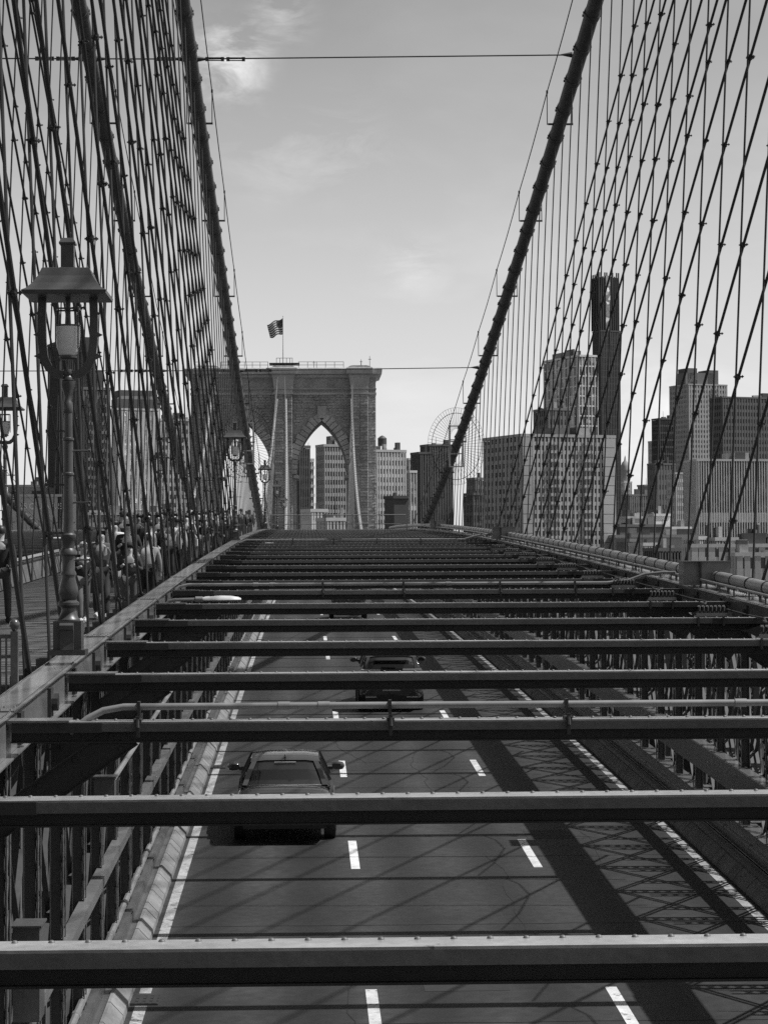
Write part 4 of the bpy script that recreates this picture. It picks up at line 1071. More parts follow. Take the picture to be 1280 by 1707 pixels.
# ------------------------------------------------------------------ people on the promenade
def skin_mesh(name, V, E_, sub=1):
    me = bpy.data.meshes.new(name + '_sk'); me.from_pydata([v[0] for v in V], E_, []); me.update()
    o = bpy.data.objects.new(name + '_sk', me); COL.objects.link(o)
    m = o.modifiers.new('skin', 'SKIN')
    for i, v in enumerate(V):
        r_ = v[1]; me.skin_vertices[0].data[i].radius = r_ if isinstance(r_, tuple) else (r_, r_)
    me.skin_vertices[0].data[0].use_root = True
    m.use_smooth_shade = True
    s = o.modifiers.new('sub', 'SUBSURF'); s.levels = sub; s.render_levels = sub
    dg = bpy.context.evaluated_depsgraph_get(); ev = o.evaluated_get(dg)
    out_ = bpy.data.meshes.new_from_object(ev); out_.name = name
    bpy.data.objects.remove(o); return out_
def pose(stride, armbend, lean=0.0):
    """joints of a 1.72 m figure facing -y; stride swings the legs, armbend lifts the forearms"""
    s = stride
    J = dict(pel=(0, 0, .95), waist=(0, -.02 * lean, 1.08), chest=(0, -.05 * lean, 1.30), neck=(0, -.07 * lean, 1.48), head0=(0, -.09 * lean - .01, 1.56), head1=(0, -.1 * lean - .02, 1.66))
    for k, sg in (('l', 1), ('r', -1)):
        f = s * sg
        J['hip' + k] = (.095 * sg, 0, .92); J['knee' + k] = (.10 * sg, -.10 * abs(f) - .13 * f, .50); J['ank' + k] = (.10 * sg, -.30 * f + (.10 if f < 0 else 0), .09 + (.05 if f < 0 else 0))
        J['toe' + k] = (.11 * sg, J['ank' + k][1] - .16, .035 + (.02 if f < 0 else 0))
        J['sh' + k] = (.19 * sg, -.05 * lean, 1.40)
        if armbend > 0: J['el' + k] = (.26 * sg, .02, 1.14); J['wr' + k] = (.16 * sg, -.22, 1.14 + .1 * armbend); J['hd' + k] = (.10 * sg, -.29, 1.18 + .1 * armbend)
        else: J['el' + k] = (.25 * sg, .12 * f + .03, 1.13); J['wr' + k] = (.26 * sg, .16 * f - .05, .89); J['hd' + k] = (.26 * sg, .16 * f - .08, .80)
    return J
def fig(name, J):
    def build(nm, spec, edges, sub=1):
        idx = {k: i for i, (k, _) in enumerate(spec)}
        return skin_mesh(nm, [(J[k] if isinstance(k, str) and k in J else k, r_) for k, r_ in spec], [(idx[a], idx[b]) for a, b in edges], sub)
    legs = []
    body = build('body', [('pel', .13), ('waist', (.13, .10)), ('chest', (.15, .105)), ('neck', .055), ('head0', (.075, .085)), ('head1', (.072, .088)),
        ('shl', .06), ('ell', .042), ('wrl', .03), ('hdl', .035), ('shr', .06), ('elr', .042), ('wrr', .03), ('hdr', .035),
        ('hipl', .085), ('kneel', .06), ('ankl', .04), ('toel', .035), ('hipr', .085), ('kneer', .06), ('ankr', .04), ('toer', .035)],
        [('pel', 'waist'), ('waist', 'chest'), ('chest', 'neck'), ('neck', 'head0'), ('head0', 'head1'), ('chest', 'shl'), ('shl', 'ell'), ('ell', 'wrl'), ('wrl', 'hdl'), ('chest', 'shr'), ('shr', 'elr'), ('elr', 'wrr'), ('wrr', 'hdr'),
         ('pel', 'hipl'), ('hipl', 'kneel'), ('kneel', 'ankl'), ('ankl', 'toel'), ('pel', 'hipr'), ('hipr', 'kneer'), ('kneer', 'ankr'), ('ankr', 'toer')])
    top = build('jacket', [('pel', (.155, .13)), ('waist', (.155, .125)), ('chest', (.18, .13)), ('neck', .06), ('shl', .078), ('ell', .06), ('wrl', .045), ('shr', .078), ('elr', .06), ('wrr', .045)],
        [('pel', 'waist'), ('waist', 'chest'), ('chest', 'neck'), ('chest', 'shl'), ('shl', 'ell'), ('ell', 'wrl'), ('chest', 'shr'), ('shr', 'elr'), ('elr', 'wrr')])
    trs = build('trousers', [('pel', (.14, .12)), ('hipl', .10), ('kneel', .075), ('ankl', .06), ('hipr', .10), ('kneer', .075), ('ankr', .06)],
        [('pel', 'hipl'), ('hipl', 'kneel'), ('kneel', 'ankl'), ('pel', 'hipr'), ('hipr', 'kneer'), ('kneer', 'ankr')])
    shl = {}
    for k in 'lr':
        shoes = MB(); shl[k] = shoes
        a, b = J['ank' + k], J['toe' + k]; rings = []
        for (f_, w_, h_) in ((-.35, .03, .03), (-.25, .042, .06), (.3, .048, .06), (.8, .05, .04), (1.25, .03, .02)):
            c = Vector(a).lerp(Vector(b), f_); z0 = b[2] - .03
            rings.append([(c.x + w_ * math.cos(t_), c.y, z0 + h_ + h_ * math.sin(t_)) for t_ in [2 * math.pi * q_ / 8 for q_ in range(8)]])
        shoes.loft(rings)
    hx = Vector(J['head1'])
    hair = MB(); rings = []
    for z, r_ in ((-.05, .085), (.0, .098), (.05, .092), (.085, .06), (.1, .015)):
        rings.append([(hx.x + r_ * .92 * math.cos(a), hx.y + .018 + r_ * math.sin(a) * 1.08 + (.012 if z < .03 and math.sin(a) < 0 else 0) + (0.02 if z < 0 and math.sin(a) < -.3 else 0), hx.z + z + (.05 if math.sin(a) < -.35 and z < .02 else 0)) for a in [2 * math.pi * k / 14 for k in range(14)]])
    hair.loft(rings)
    lh = MB(); rings = []
    for z, w_, dp in ((-.34, .09, .035), (-.2, .12, .05), (-.06, .105, .07), (.04, .09, .085)):
        rings.append([(hx.x + w_ * math.cos(a), hx.y + .075 + dp * math.sin(a), hx.z + z) for a in [2 * math.pi * k / 10 for k in range(10)]])
    lh.loft(rings)
    cap = MB(); rings = []
    for z, r_ in ((.02, .104), (.06, .1), (.1, .07), (.115, .02)): rings.append([(hx.x + r_ * .95 * math.cos(a), hx.y + .01 + r_ * 1.05 * math.sin(a), hx.z + z) for a in [2 * math.pi * k / 14 for k in range(14)]])
    cap.loft(rings); cap.box(hx.x - .07, hx.x + .07, hx.y - .18, hx.y - .085, hx.z + .018, hx.z + .032)
    face = MB()
    for sx in (-.032, .032): face.box(hx.x + sx - .013, hx.x + sx + .013, hx.y - .098, hx.y - .082, hx.z - .028, hx.z - .016)
    face.box(hx.x - .022, hx.x + .022, hx.y - .094, hx.y - .078, hx.z - .092, hx.z - .083)
    nose = MB().add([(hx.x - .014, hx.y - .085, hx.z - .06), (hx.x + .014, hx.y - .085, hx.z - .06), (hx.x, hx.y - .08, hx.z - .015), (hx.x, hx.y - .112, hx.z - .056)], [(0, 1, 3), (1, 2, 3), (2, 0, 3), (0, 2, 1)])
    pk = MB(); rings = []
    for z, w_, dp in ((1.05, .13, .09), (1.1, .15, .12), (1.3, .15, .12), (1.42, .12, .09), (1.46, .06, .05)):
        rings.append([(w_ * math.copysign(abs(math.cos(a)) ** .5, math.cos(a)), .12 + dp * (1 + math.copysign(abs(math.sin(a)) ** .5, math.sin(a))) / 1.0 * .9, z) for a in [2 * math.pi * k / 12 for k in range(12)]])
    pk.loft(rings)
    straps = MB()
    for sx in (-1, 1): straps.tube([(sx * .11, .1, 1.44), (sx * .12, -.02, 1.47), (sx * .12, -.14, 1.40), (sx * .13, -.15, 1.2), (sx * .15, .0, 1.05)], .02, 6)
    bag = MB(); rings = []
    for z, w_ in ((.78, .05), (.82, .08), (1.0, .08), (1.06, .04)): rings.append([(.30 + w_ * math.cos(a), w_ * 1.7 * math.sin(a), z) for a in [2 * math.pi * k / 10 for k in range(10)]])
    bag.loft(rings); bag.tube([(.30, -.08, 1.05), (.15, -.13, 1.35), (-.08, 0, 1.48), (.15, .13, 1.35), (.3, .08, 1.05)], .012, 5)
    sk = MB(); rings = []
    for z, r_ in ((1.0, .16), (.85, .2), (.55, .26), (.5, .25)): rings.append([(r_ * math.cos(a), r_ * .75 * math.sin(a), z) for a in [2 * math.pi * k / 14 for k in range(14)]])
    sk.loft(rings)
    g = dict(body=body, jacket=top, trousers=trs, shoe_l=shl['l'].mesh('shoe', None, True), shoe_r=shl['r'].mesh('shoe', None, True), hair=hair.mesh('hair', None, True), long_hair=lh.mesh('long_hair', None, True), cap=cap.mesh('cap', None, True),
             face=face.mesh('eyes_and_mouth'), nose=nose.mesh('nose'), backpack=pk.mesh('backpack', None, True), straps=straps.mesh('straps', None, True), bag=bag.mesh('shoulder_bag', None, True), skirt=sk.mesh('long_coat', None, True))
    for me in g.values(): me.materials.append(BLACK)
    return g
FIGS = [fig('a', pose(0.8, 0)), fig('b', pose(-0.75, 0)), fig('c', pose(0.15, 0.9)), fig('d', pose(-0.6, 0.5, 0.6))]
SKIN = mat('skin', 0.36, 0.5, 0.08, 4); SKIN2 = mat('skin_deep', 0.13, 0.5, 0.08, 4)
HAIRD = mat('dark_hair', 0.015, 0.5, 0.2, 20); HAIRL = mat('fair_hair', 0.30, 0.5, 0.2, 20)
CL = {k: mat('cloth_' + k, v, 0.85, 0.25, 6.0) for k, v in dict(black=.014, dark=.03, slate=.045, grey=.075, pale=.24, white=.5, denim=.09, tan=.2).items()}
def person(label, x, d, h, rz, f, top, leg, hair='dark', skin=SKIN, shoe='black', extra=()):
    t = thing('person', label, 'person', (x, d, prof(d) - PROMH), rz, group='people on the promenade'); t.scale = (h / 1.72,) * 3
    G = FIGS[f]
    def put(nm, key, m_, par=t):
        o = obj(nm, G[key], par); o.material_slots[0].link = 'OBJECT'; o.material_slots[0].material = m_; return o
    b = put('body', 'body', skin); put('jacket', 'jacket', CL[top]); put('trousers', 'trousers', CL[leg]); put('shoe', 'shoe_l', CL[shoe]); put('shoe', 'shoe_r', CL[shoe])
    hm = HAIRD if hair != 'fair' and hair != 'longfair' else HAIRL
    put('hair', 'hair', hm, b); put('eyes_and_mouth', 'face', HAIRD, b); put('nose', 'nose', skin, b)
    if hair in ('long', 'longfair'): put('long_hair', 'long_hair', hm, b)
    for e, c_ in extra:
        put({'skirt': 'long_coat', 'bag': 'shoulder_bag'}.get(e, e), e, CL[c_])
        if e == 'backpack': put('straps', 'straps', CL[c_])
    return t
def at(xpx, d): return (xpx - VX) * d / F
PI = math.pi
PPL = [
 ('person with long dark hair, grey jacket and pale bag walking toward the camera', 170, 42.3, 1.66, 0.1, 0, 'grey', 'dark', 'long', 'white', (('bag', 'pale'), ('skirt', 'dark'))),
 ('person with tied dark hair and white top behind the walker with the bag', 193, 53, 1.66, 0, 1, 'white', 'dark', 'dark', 'black', ()),
 ('tall person in a white cap and black jacket facing the camera', 214, 46.5, 1.75, 0, 2, 'black', 'grey', 'dark', 'black', (('cap', 'white'),)),
 ('person in a black brimmed cap rising behind the white cap', 206, 61, 1.80, PI, 1, 'black', 'black', 'dark', 'black', (('cap', 'black'),)),
 ('short person in black cap and dark shirt with hands together', 217, 41.5, 1.42, 0, 2, 'dark', 'grey', 'dark', 'white', (('cap', 'black'),)),
 ('person in a pale jacket with pale backpack, back to the camera, beside the chord', 249, 44, 1.52, PI, 0, 'pale', 'black', 'dark', 'black', (('backpack', 'pale'),)),
 ('person in a black jacket with a dark backpack just behind the pale backpack', 252, 51, 1.70, PI, 2, 'black', 'dark', 'dark', 'black', (('backpack', 'white'),)),
 ('fair-haired stooping person in dark clothes half behind the nearest lamp post', 139, 41, 1.45, 0.4, 3, 'black', 'denim', 'fair', 'white', ()),
 ('person in dark grey between the ropes left of the long-haired walker', 186, 57, 1.72, PI, 1, 'dark', 'black', 'dark', 'black', ()),
 ('person in black with white sleeves right of the pale backpack', 283, 57, 1.70, 0, 0, 'white', 'black', 'long', 'black', ()),
 ('second person in white-sleeved jacket, slightly farther right', 295, 60, 1.66, PI, 1, 'pale', 'black', 'dark', 'black', ()),
 ('person in long black coat before the distant small lamp base', 265, 63, 1.74, 0, 1, 'black', 'black', 'long', 'black', (('skirt', 'black'),)),
 ('person in slate jacket behind the white-sleeved pair', 277, 70, 1.76, PI, 0, 'slate', 'dark', 'dark', 'black', (('backpack', 'black'),)),
 ('person in black with light bag at the middle of the crowd', 311, 65, 1.70, 0, 2, 'black', 'denim', 'dark', 'white', (('bag', 'white'),)),
 ('person in dark clothes with white cap at the middle of the crowd', 322, 72, 1.74, PI, 0, 'dark', 'black', 'dark', 'black', (('cap', 'white'),)),
 ('person in a pale top deep in the crowd', 331, 78, 1.68, 0, 1, 'pale', 'dark', 'dark', 'black', ()),
 ('person in black near the right end of the crowd with backpack', 342, 80, 1.76, PI, 1, 'black', 'slate', 'dark', 'black', (('backpack', 'dark'),)),
 ('person in grey jacket near the right end of the crowd', 352, 88, 1.72, 0, 0, 'slate', 'black', 'long', 'black', ()),
 ('person in black coat beside the second lamp post, left of it', 363, 93, 1.75, PI, 2, 'black', 'black', 'dark', 'black', ()),
 ('person in tan jacket just left of the second lamp post', 372, 99, 1.70, 0, 1, 'tan', 'dark', 'dark', 'black', ()),
 ('person in black right of the second lamp post', 402, 112, 1.74, PI, 0, 'black', 'black', 'dark', 'black', ()),
 ('person in dark jacket far left of the crowd behind ropes', 232, 66, 1.70, 0, 1, 'black', 'denim', 'dark', 'black', (('bag', 'tan'),)),
 ('person with white scarf-like top behind the backpacks', 241, 74, 1.64, 0, 0, 'white', 'black', 'long', 'black', ()),
 ('person in black behind the crowd beside the far-side lamp', 300, 92, 1.78, PI, 2, 'black', 'dark', 'dark', 'black', ()),
 ('person in white shirt at the back of the crowd', 318, 100, 1.70, 0, 1, 'white', 'slate', 'dark', 'black', ()),
 ('person in dark shorts and bare calves jogging away, cut by the left edge', 4, 41.0, 1.74, PI, 1, 'black', 'slate', 'dark', 'black', ()),
]
for (lab, xp, d, h, rz, f_, tp, lg, hr, sh, ex) in PPL:
    person(lab.replace('woman-length dark hair', 'person with long dark hair'), min(at(xp, d), -3.08), d, h, rz, f_, tp, lg, hr, SKIN2 if rnd.random() < 0.2 else SKIN, sh, ex)
for i in range(34):
    d = 62 + i * 2.6; xx = -3.15 - rnd.random() * 2.6
    person('distant walker in the dark packed crowd toward the tower', xx, d, rnd.uniform(1.6, 1.8), rnd.choice((0, PI)), rnd.randrange(4), rnd.choice(('black', 'dark', 'black', 'black', 'dark', 'slate', 'white')), rnd.choice(('black', 'dark', 'denim')), 'dark', SKIN, 'black', ())

# ------------------------------------------------------------------ the city behind
TH = R(20)
def glassm(v):
    nm = 'window_glass_%g' % v
    if nm in MATS: return MATS[nm]
    m = mat(nm, v, 0.25, 0.5, 0.35, spec=0.6); t = m.node_tree; b = t.nodes['Principled BSDF']; src = b.inputs['Base Color'].links[0].from_socket
    co = t.nodes.new('ShaderNodeTexCoord'); vo = t.nodes.new('ShaderNodeTexVoronoi'); vo.inputs['Scale'].default_value = 0.42; t.links.new(co.outputs['Object'], vo.inputs['Vector'])
    sp = t.nodes.new('ShaderNodeSeparateColor'); t.links.new(vo.outputs['Color'], sp.inputs[0])
    rm = t.nodes.new('ShaderNodeMapRange'); rm.inputs['From Min'].default_value = 0.62; rm.inputs['From Max'].default_value = 1.0; rm.inputs['To Min'].default_value = 1.0; rm.inputs['To Max'].default_value = 5.0
    t.links.new(sp.outputs[0], rm.inputs[0]); mu_ = t.nodes.new('ShaderNodeMath'); mu_.operation = 'MULTIPLY'; t.links.new(src, mu_.inputs[0]); t.links.new(rm.outputs[0], mu_.inputs[1]); t.links.new(mu_.outputs[0], b.inputs['Base Color'])
    return m
def bld(label, xc, fpx, lpx, yt, d, wall, glass, bays, fh, pier, span, side_bays=None, th=TH, name='building', zb=-40.5, proud=0.35, stripes=None, balcony=(), panels=(), plain=False):
    """xc: photo x of the corner nearest the camera; fpx / lpx: apparent widths of front and left faces"""
    wall = round(min(wall * 2.0, 0.36 + wall * 0.3), 3); glass = round(glass * 1.3, 3)
    c = P(xc, yt, d); zt = c.z
    W_ = fpx * d / F / math.cos(th); D_ = max(lpx * d / F / max(math.sin(th), 0.05), 8.0)
    t = thing(name, label, 'building', (c.x, d, zb), th)
    H_ = zt - zb
    wm = mat('facade_%g' % wall, wall, 0.85, 0.12, 0.12, fine=0.08)
    if plain:
        MB().box(0, W_, 0, D_, 0, H_).build('walls', wm, t)
    else:
        MB().box(0, W_, 0, D_, 0, H_ - 0.3).build('glazing', glassm(glass), t)
        n = max(3, int(H_ / fh)); fhh = H_ / n
        z_lo = max(0, int((-12 - zb) / fhh) - 1)      # storeys below the bridge deck are never in view
        pr = MB(); bw_ = W_ / bays; pw = bw_ * pier
        for i in range(bays + 1):
            x = min(max(i * bw_, pw / 2), W_ - pw / 2); pr.box(x - pw / 2, x + pw / 2, -proud, -0.01, 0, H_)
        sb = side_bays or max(2, int(D_ / bw_)); sw = D_ / sb; ps = sw * pier
        for i in range(sb + 1):
            y = min(max(i * sw, ps / 2), D_ - ps / 2); pr.box(-proud, -0.01, y - ps / 2, y + ps / 2, 0, H_)
        pr.build('piers', mat('facade_%g' % (stripes or wall), stripes or wall, 0.85, 0.12, 0.12, fine=0.08), t, kind='stuff', fix=False)
        sp = MB()
        if span > 0:
            for k in range(z_lo, n + 1):
                z0 = k * fhh; z1 = min(z0 + fhh * span, H_)
                if z1 - z0 < 0.05: continue
                sp.box(-proud * .7, W_, -proud * .7, -0.012, z0, z1); sp.box(-proud * .7, -0.012, -0.0, D_, z0, z1)
            sp.build('spandrels', wm, t, kind='stuff', fix=False)
        if balcony:
            bb = MB()
            for b in balcony:
                for k in range(z_lo, n): bb.box(b * bw_ + pw / 2, (b + 1) * bw_ - pw / 2, -1.4, -0.36, k * fhh + fhh * .1, k * fhh + fhh * .42)
            bb.build('balconies', wm, t, kind='stuff', fix=False)
    for (a, b) in panels:
        pb = MB(); k = 0; step = 3.0
        z = H_ - 0.2
        while z > 25:
            pb.box(a * W_, b * W_, -0.75, -0.36, z - step + 0.18, z); z -= step
        pb.build('pale_panels', mat('facade_pale_panel', 0.33, 0.85, 0.12, 0.12), t, kind='stuff', fix=False)
    MB().box(-proud - .1, W_ + .1, -proud - .1, D_ + .1, H_ + 0.002, H_ + 0.9).build('parapet', wm, t)
    t['W'] = W_; t['D'] = D_; t['H'] = H_
    rb = random.Random(int(xc * 7 + yt))
    for k in range(rb.randint(2, 5) if W_ > 6 else 1):      # lift houses, tanks and ducts on the roof
        w_ = rb.uniform(.06, .2) * W_; x0 = rb.uniform(.03, .78) * W_; y0 = rb.uniform(.1, .5) * D_; h_ = rb.uniform(.5, 3.2)
        MB().box(x0, x0 + w_, y0, y0 + rb.uniform(.1, .3) * D_, H_ + 0.903, H_ + 0.9 + h_).build('roof_unit', mat('facade_roof_%d' % (k % 3), (.06, .18, .32)[k % 3]), t)
    if rb.random() < .45:
        x0 = rb.uniform(.2, .8) * W_; MB().tube([(x0, D_ * .4, H_ + .9), (x0, D_ * .4, H_ + rb.uniform(4, 9))], [.14, .06], 5).build('mast', STEELD, t)
    return t
def roofbox(t, a, b, h, wall, dz=0.95, c0=.25, c1=.75):
    W_, D_, H_ = t['W'], t['D'], t['H']
    MB().box(a * W_, b * W_, c0 * D_, c1 * D_, H_ + dz, H_ + dz + h).build('plant_room', mat('facade_%g' % wall, wall, 0.85, 0.12, 0.12, fine=0.08), t)

b1 = bld('long apartment slab with balconies, pale end panels, right of the main cable', 871, 165, 52, 728, 700, 0.17, 0.03, 25, 2.6, 0.42, 0.45, 10, balcony=(7, 8, 9, 16, 17, 18), panels=((0.0, 0.10), (0.86, 0.99)))
roofbox(b1, .45, .62, 2.5, .12)
bld('dark squat tower in front of the white-gridded tower', 915, 40, 18, 684, 850, 0.075, 0.03, 6, 3.4, 0.5, 0.4)
b2 = bld('white-gridded curtain wall tower beside the dark skyscraper', 967, 34, 45, 594, 1000, 0.62, 0.09, 6, 4.4, 0.22, 0.13, 8)
roofbox(b2, .0, .5, 2.2, .25)
t = bld('very tall dark ribbed skyscraper, tallest on the skyline', 1005, 34, 10, 552, 1400, 0.035, 0.018, 12, 4.0, 0.45, 0.12)
t['label'] = 'very tall dark ribbed skyscraper, tallest on the skyline'
W_, D_, H_ = t['W'], t['D'], t['H']; up = (552 - 460) * 1400 / F
MB().box(-0.8, W_ * .96, 1, D_ - 1, H_ + 1, H_ + up).build('upper_shaft', glassm(0.018), t)
mb = MB()
for i in range(11): x = -0.8 + (W_ * .96 + .8) * i / 10; mb.box(x - .35, x + .35, .3, 1.0, H_ + 1, H_ + up + (3.0 if i in (0, 1, 3, 4, 7, 9, 10) else 0.6))
for i in range(5): y = 1 + (D_ - 2) * i / 4; mb.box(-1.4, -.8, y - .3, y + .3, H_ + 1, H_ + up + 2)
mb.build('ribs', mat('facade_0.035', 0.035), t, kind='stuff')
MB().box(W_ * .28, W_ * .5, .05, .95, H_ - 40, H_ + up + 1).build('pale_glass_strip', glassm(0.2), t)
bld('low dark block between the bridge cable and the long slab', 793, 18, 9, 800, 900, 0.10, 0.05, 5, 3.6, 0.3, 0.4)
bld('lower dark block at the foot of the long slab', 789, 24, 6, 826, 820, 0.06, 0.05, 5, 3.6, 0.2, 0.3)
bld('dark tower with vertical stripes behind the lower main cable', 716, 40, 8, 744, 900, 0.045, 0.14, 9, 3.6, 0.5, 0.0, proud=0.6)
bld('dark stepped wing left of the striped tower', 700, 22, 4, 757, 890, 0.04, 0.12, 5, 3.6, 0.5, 0.0, proud=0.6)
t = bld('pale gridded apartment block with water tank, right of the stone tower', 628, 50, 8, 753, 850, 0.42, 0.12, 10, 3.1, 0.42, 0.4)
wt = thing('water_tank', 'small round rooftop water tank right of the stone tower', 'water tank', P(638, 752, 856) + Vector((0, 3, 1.0)))
MB().lathe([(1.7, 1.2), (1.7, 4.0)], 14).build('barrel', mat('tank_wood', .05), wt); MB().lathe([(1.8, 4.0), (0.9, 4.8), (0.1, 5.2)], 14).build('roof', mat('tank_wood', .05), wt)
for s in ((-1, -1), (1, -1), (1, 1), (-1, 1)): MB().box(s[0] - .1, s[0] + .1, s[1] - .1, s[1] + .1, -1.2, 1.2).build('leg', STEELD, wt)
bld('grey block between the pale apartments and the striped tower', 682, 18, 4, 767, 960, 0.22, 0.1, 5, 3.2, 0.4, 0.45)
bld('narrow white-framed block beside the pale apartments', 684, 11, 3, 788, 870, 0.6, 0.12, 2, 14, 0.25, 0.12)
bld('small black brick block in front of the pale apartments', 657, 24, 2, 831, 700, 0.03, 0.02, 4, 6, 0.8, 0.7, plain=True)
t = bld('gridded office tower seen through the right arch, right side', 541, 44, 3, 744, 800, 0.17, 0.06, 10, 2.9, 0.3, 0.42)
roofbox(t, .3, .62, 3.0, .14)
bld('dark tower seen through the right arch, left side', 499, 18, 12, 746, 780, 0.05, 0.035, 6, 3.4, 0.4, 0.25)
bld('balconied pale wing beside the dark tower in the arch', 516, 7, 1, 768, 790, 0.3, 0.05, 2, 3.2, 0.3, 0.4, balcony=(0, 1))
bld('low white building at the bottom of the right arch', 519, 27, 3, 853, 650, 0.6, 0.08, 5, 4.5, 0.5, 0.5)
bld('low pale block at the foot of the arch, right side', 545, 40, 3, 868, 620, 0.35, 0.08, 7, 4.5, 0.4, 0.5)
# left skyline
bld('tall nearly black slab tower behind the nearest lamp post', 100, 36, 24, 571, 800, 0.02, 0.018, 10, 3.4, 0.5, 0.15)
t = bld('dark stepped apartment tower behind the ropes on the left', 140, 44, 6, 648, 760, 0.07, 0.02, 8, 3.0, 0.4, 0.4, balcony=(1, 2, 5, 6))
roofbox(t, 0.0, .82, 6.0, .06); roofbox(t, .0, .52, 12, .08); roofbox(t, .0, .4, 17, .05)
t = bld('round-shouldered pale apartment block behind the ropes, left of the tower', 198, 66, 8, 682, 850, 0.24, 0.5, 8, 3.6, 0.62, 0.4)
W_, D_, H_ = t['W'], t['D'], t['H']
MB().loft([[(a * W_, -.5 + b * D_ * .3, H_ + z), (W_ * (1 - a), -.5 + b * D_ * .3, H_ + z), (W_ * (1 - a), D_, H_ + z), (a * W_, D_, H_ + z)] for a, b, z in ((-0.02, 0, .95), (-0.02, 0, 4.2), (.04, .3, 5.4), (.05, .3, 7.6))]).build('roof_storey', mat('facade_0.09', .09), t)
t = bld('low building with white sign letters at the far left', 22, 110, 6, 826, 800, 0.20, 0.12, 16, 5, 0.8, 0.75, th=0.0, plain=True)
cu = bpy.data.curves.new('lettering', 'FONT'); cu.body = 'SQUARE'; cu.size = 2.9; cu.extrude = 0.08; cu.space_character = 1.35; cu.align_x = 'LEFT'
co_ = bpy.data.objects.new('lettering_curve', cu); COL.objects.link(co_)
dg = bpy.context.evaluated_depsgraph_get(); me = bpy.data.meshes.new_from_object(co_.evaluated_get(dg)); bpy.data.objects.remove(co_)
me.materials.clear(); me.materials.append(mat('sign_white', .7, .7, .1, 3)); me.name = 'lettering'
obj('lettering', me, t, (4.2, -0.12, t['H'] - 4.3), rot=(PI / 2, 0, 0))
bld('plain grey block rising behind the sign letters', 16, 64, 4, 810, 830, 0.14, 0.1, 8, 5, 0.5, 0.5, th=0.0, plain=True)
bld('long low pale building with many windows behind the walkers', 142, 172, 6, 857, 720, 0.38, 0.1, 26, 3.6, 0.3, 0.4, th=0.0)
bld('grey block just left of the stone tower behind the ropes', 268, 60, 5, 700, 900, 0.2, 0.08, 9, 3.2, 0.45, 0.45)
# right skyline
t = bld('tall stepped brown-grey apartment tower at the right', 1152, 70, 22, 642, 1500, 0.15, 0.05, 14, 3.3, 0.5, 0.45, balcony=(8, 9, 10))
roofbox(t, .05, .8, 8, .12); roofbox(t, .62, .9, 10, .10); roofbox(t, .1, .35, 11, .1)
bld('dark gridded block left of the stepped tower', 1103, 28, 9, 700, 1300, 0.04, 0.02, 8, 4.0, 0.3, 0.25)
t = bld('slim pale block beside the dark gridded block', 1095, 10, 3, 738, 1320, 0.2, 0.08, 4, 4.0, 0.5, 0.3)
bld('wide dark slab tower at the right edge', 1209, 130, 14, 664, 1250, 0.055, 0.02, 26, 3.8, 0.42, 0.4)
bld('pale office block with close vertical fins at the right edge', 1167, 150, 10, 770, 1000, 0.40, 0.05, 34, 26, 0.30, 0.16, th=R(8), proud=0.9)
bld('dark plain block below the dark gridded block', 1095, 36, 6, 776, 1150, 0.065, 0.03, 7, 5.0, 0.6, 0.5)
bld('narrow pale-windowed block next to the vertical fins', 1129, 18, 3, 792, 1050, 0.28, 0.08, 5, 3.6, 0.4, 0.4)
t = bld('white classical tower with a small dome, far right of the long slab', 1043, 13, 4, 806, 1500, 0.5, 0.15, 4, 4.5, 0.5, 0.3)
W_, D_, H_ = t['W'], t['D'], t['H']
MB().lathe([(3.0, 1), (3.0, 8), (3.4, 8.2), (3.4, 9)], 14, (W_ / 2, 4, H_)).lathe([(3.0, 9), (2.9, 11), (2.1, 13.6), (.8, 15), (.5, 17), (.1, 18.5)], 14, (W_ / 2, 4, H_)).build('dome', mat('facade_0.3', .3), t, smooth=True)
bld('wider white base block under the domed tower', 1041, 22, 3, 838, 1420, 0.55, 0.15, 5, 5, 0.5, 0.4)
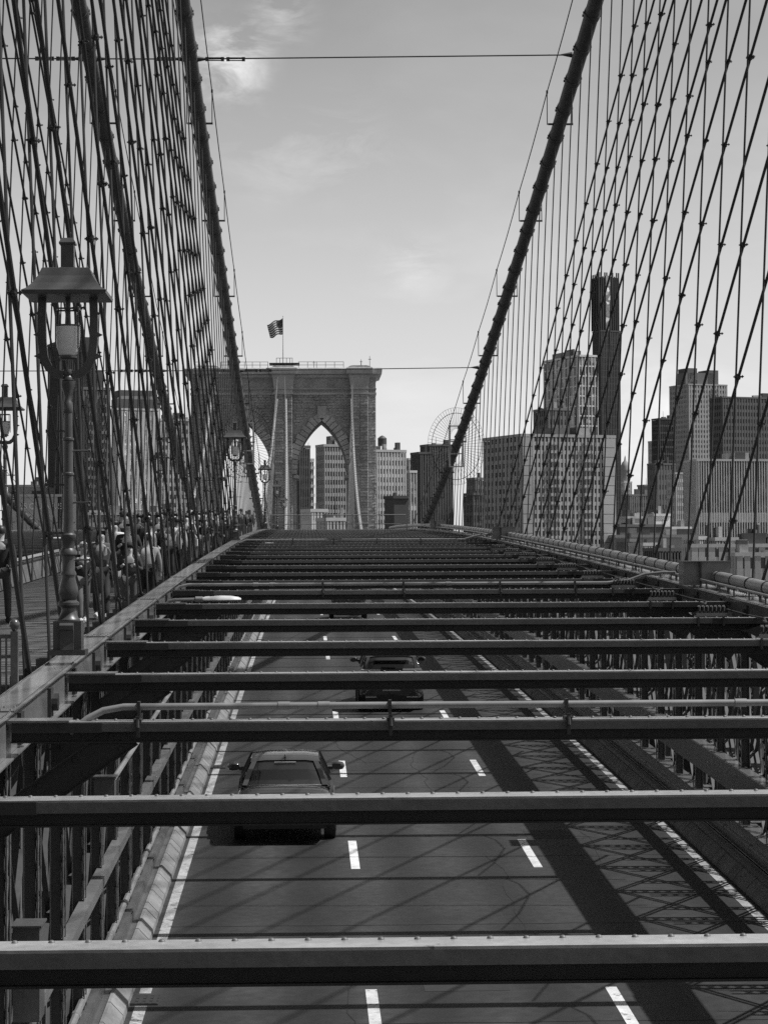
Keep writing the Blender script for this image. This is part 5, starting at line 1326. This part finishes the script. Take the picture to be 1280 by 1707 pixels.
bld('dark windowed block below the dome', 1051, 40, 3, 828, 1200, 0.07, 0.12, 10, 4.0, 0.55, 0.5)
bld('small dark roof block beside the dark windowed one', 1077, 14, 2, 812, 1210, 0.08, 0.05, 3, 4.0, 0.5, 0.5, plain=True)
bld('low wide pale-roofed shed in front of the dark blocks', 1047, 52, 4, 866, 900, 0.30, 0.1, 10, 6, 0.5, 0.6, plain=True)
bld('bright white box building near the centre right', 1093, 28, 3, 862, 820, 0.8, 0.2, 3, 10, 0.6, 0.6, plain=True)
bld('small white annexe beside the bright white box', 1121, 36, 3, 884, 810, 0.6, 0.1, 7, 5, 0.5, 0.5)
bld('low dark shed below the white boxes', 1035, 76, 4, 880, 760, 0.05, 0.03, 8, 6, 0.7, 0.6, plain=True)
bld('long plain grey riverside wall building', 1029, 150, 5, 898, 700, 0.13, 0.05, 10, 9, 0.7, 0.6, plain=True, th=R(4))
bld('pale riverside warehouse with a few dark square windows, right edge', 1155, 190, 5, 915, 560, 0.26, 0.02, 11, 5.0, 0.62, 0.55, th=R(6))
bld('grey flat-roofed warehouse at the right edge behind the pipe', 1231, 90, 4, 930, 520, 0.2, 0.02, 5, 5.2, 0.55, 0.5, th=R(6))

bld('small gabled brick house in front of the grey riverside wall', 1052, 16, 4, 905, 640, 0.10, 0.03, 4, 4.0, 0.5, 0.5)
bld('flat pale shed with dark door band left of the junction box', 1075, 26, 4, 912, 610, 0.22, 0.03, 6, 4.0, 0.6, 0.6)
bld('low dark depot roof just above the pipe, right of centre', 1100, 44, 5, 921, 585, 0.05, 0.02, 8, 4.0, 0.5, 0.5)
bld('little white kiosk block above the junction box', 1168, 14, 3, 902, 575, 0.5, 0.05, 3, 4.0, 0.5, 0.5)
bld('short grey annexe on top of the pale riverside warehouse', 1196, 40, 4, 904, 572, 0.16, 0.03, 7, 4.0, 0.5, 0.5)
bld('dark tall shed at the far right edge behind the warehouse', 1262, 40, 4, 898, 590, 0.04, 0.02, 5, 4.0, 0.6, 0.6)
for o in bpy.data.objects:
    for k in ('W', 'D', 'H'):
        if k in o: del o[k]
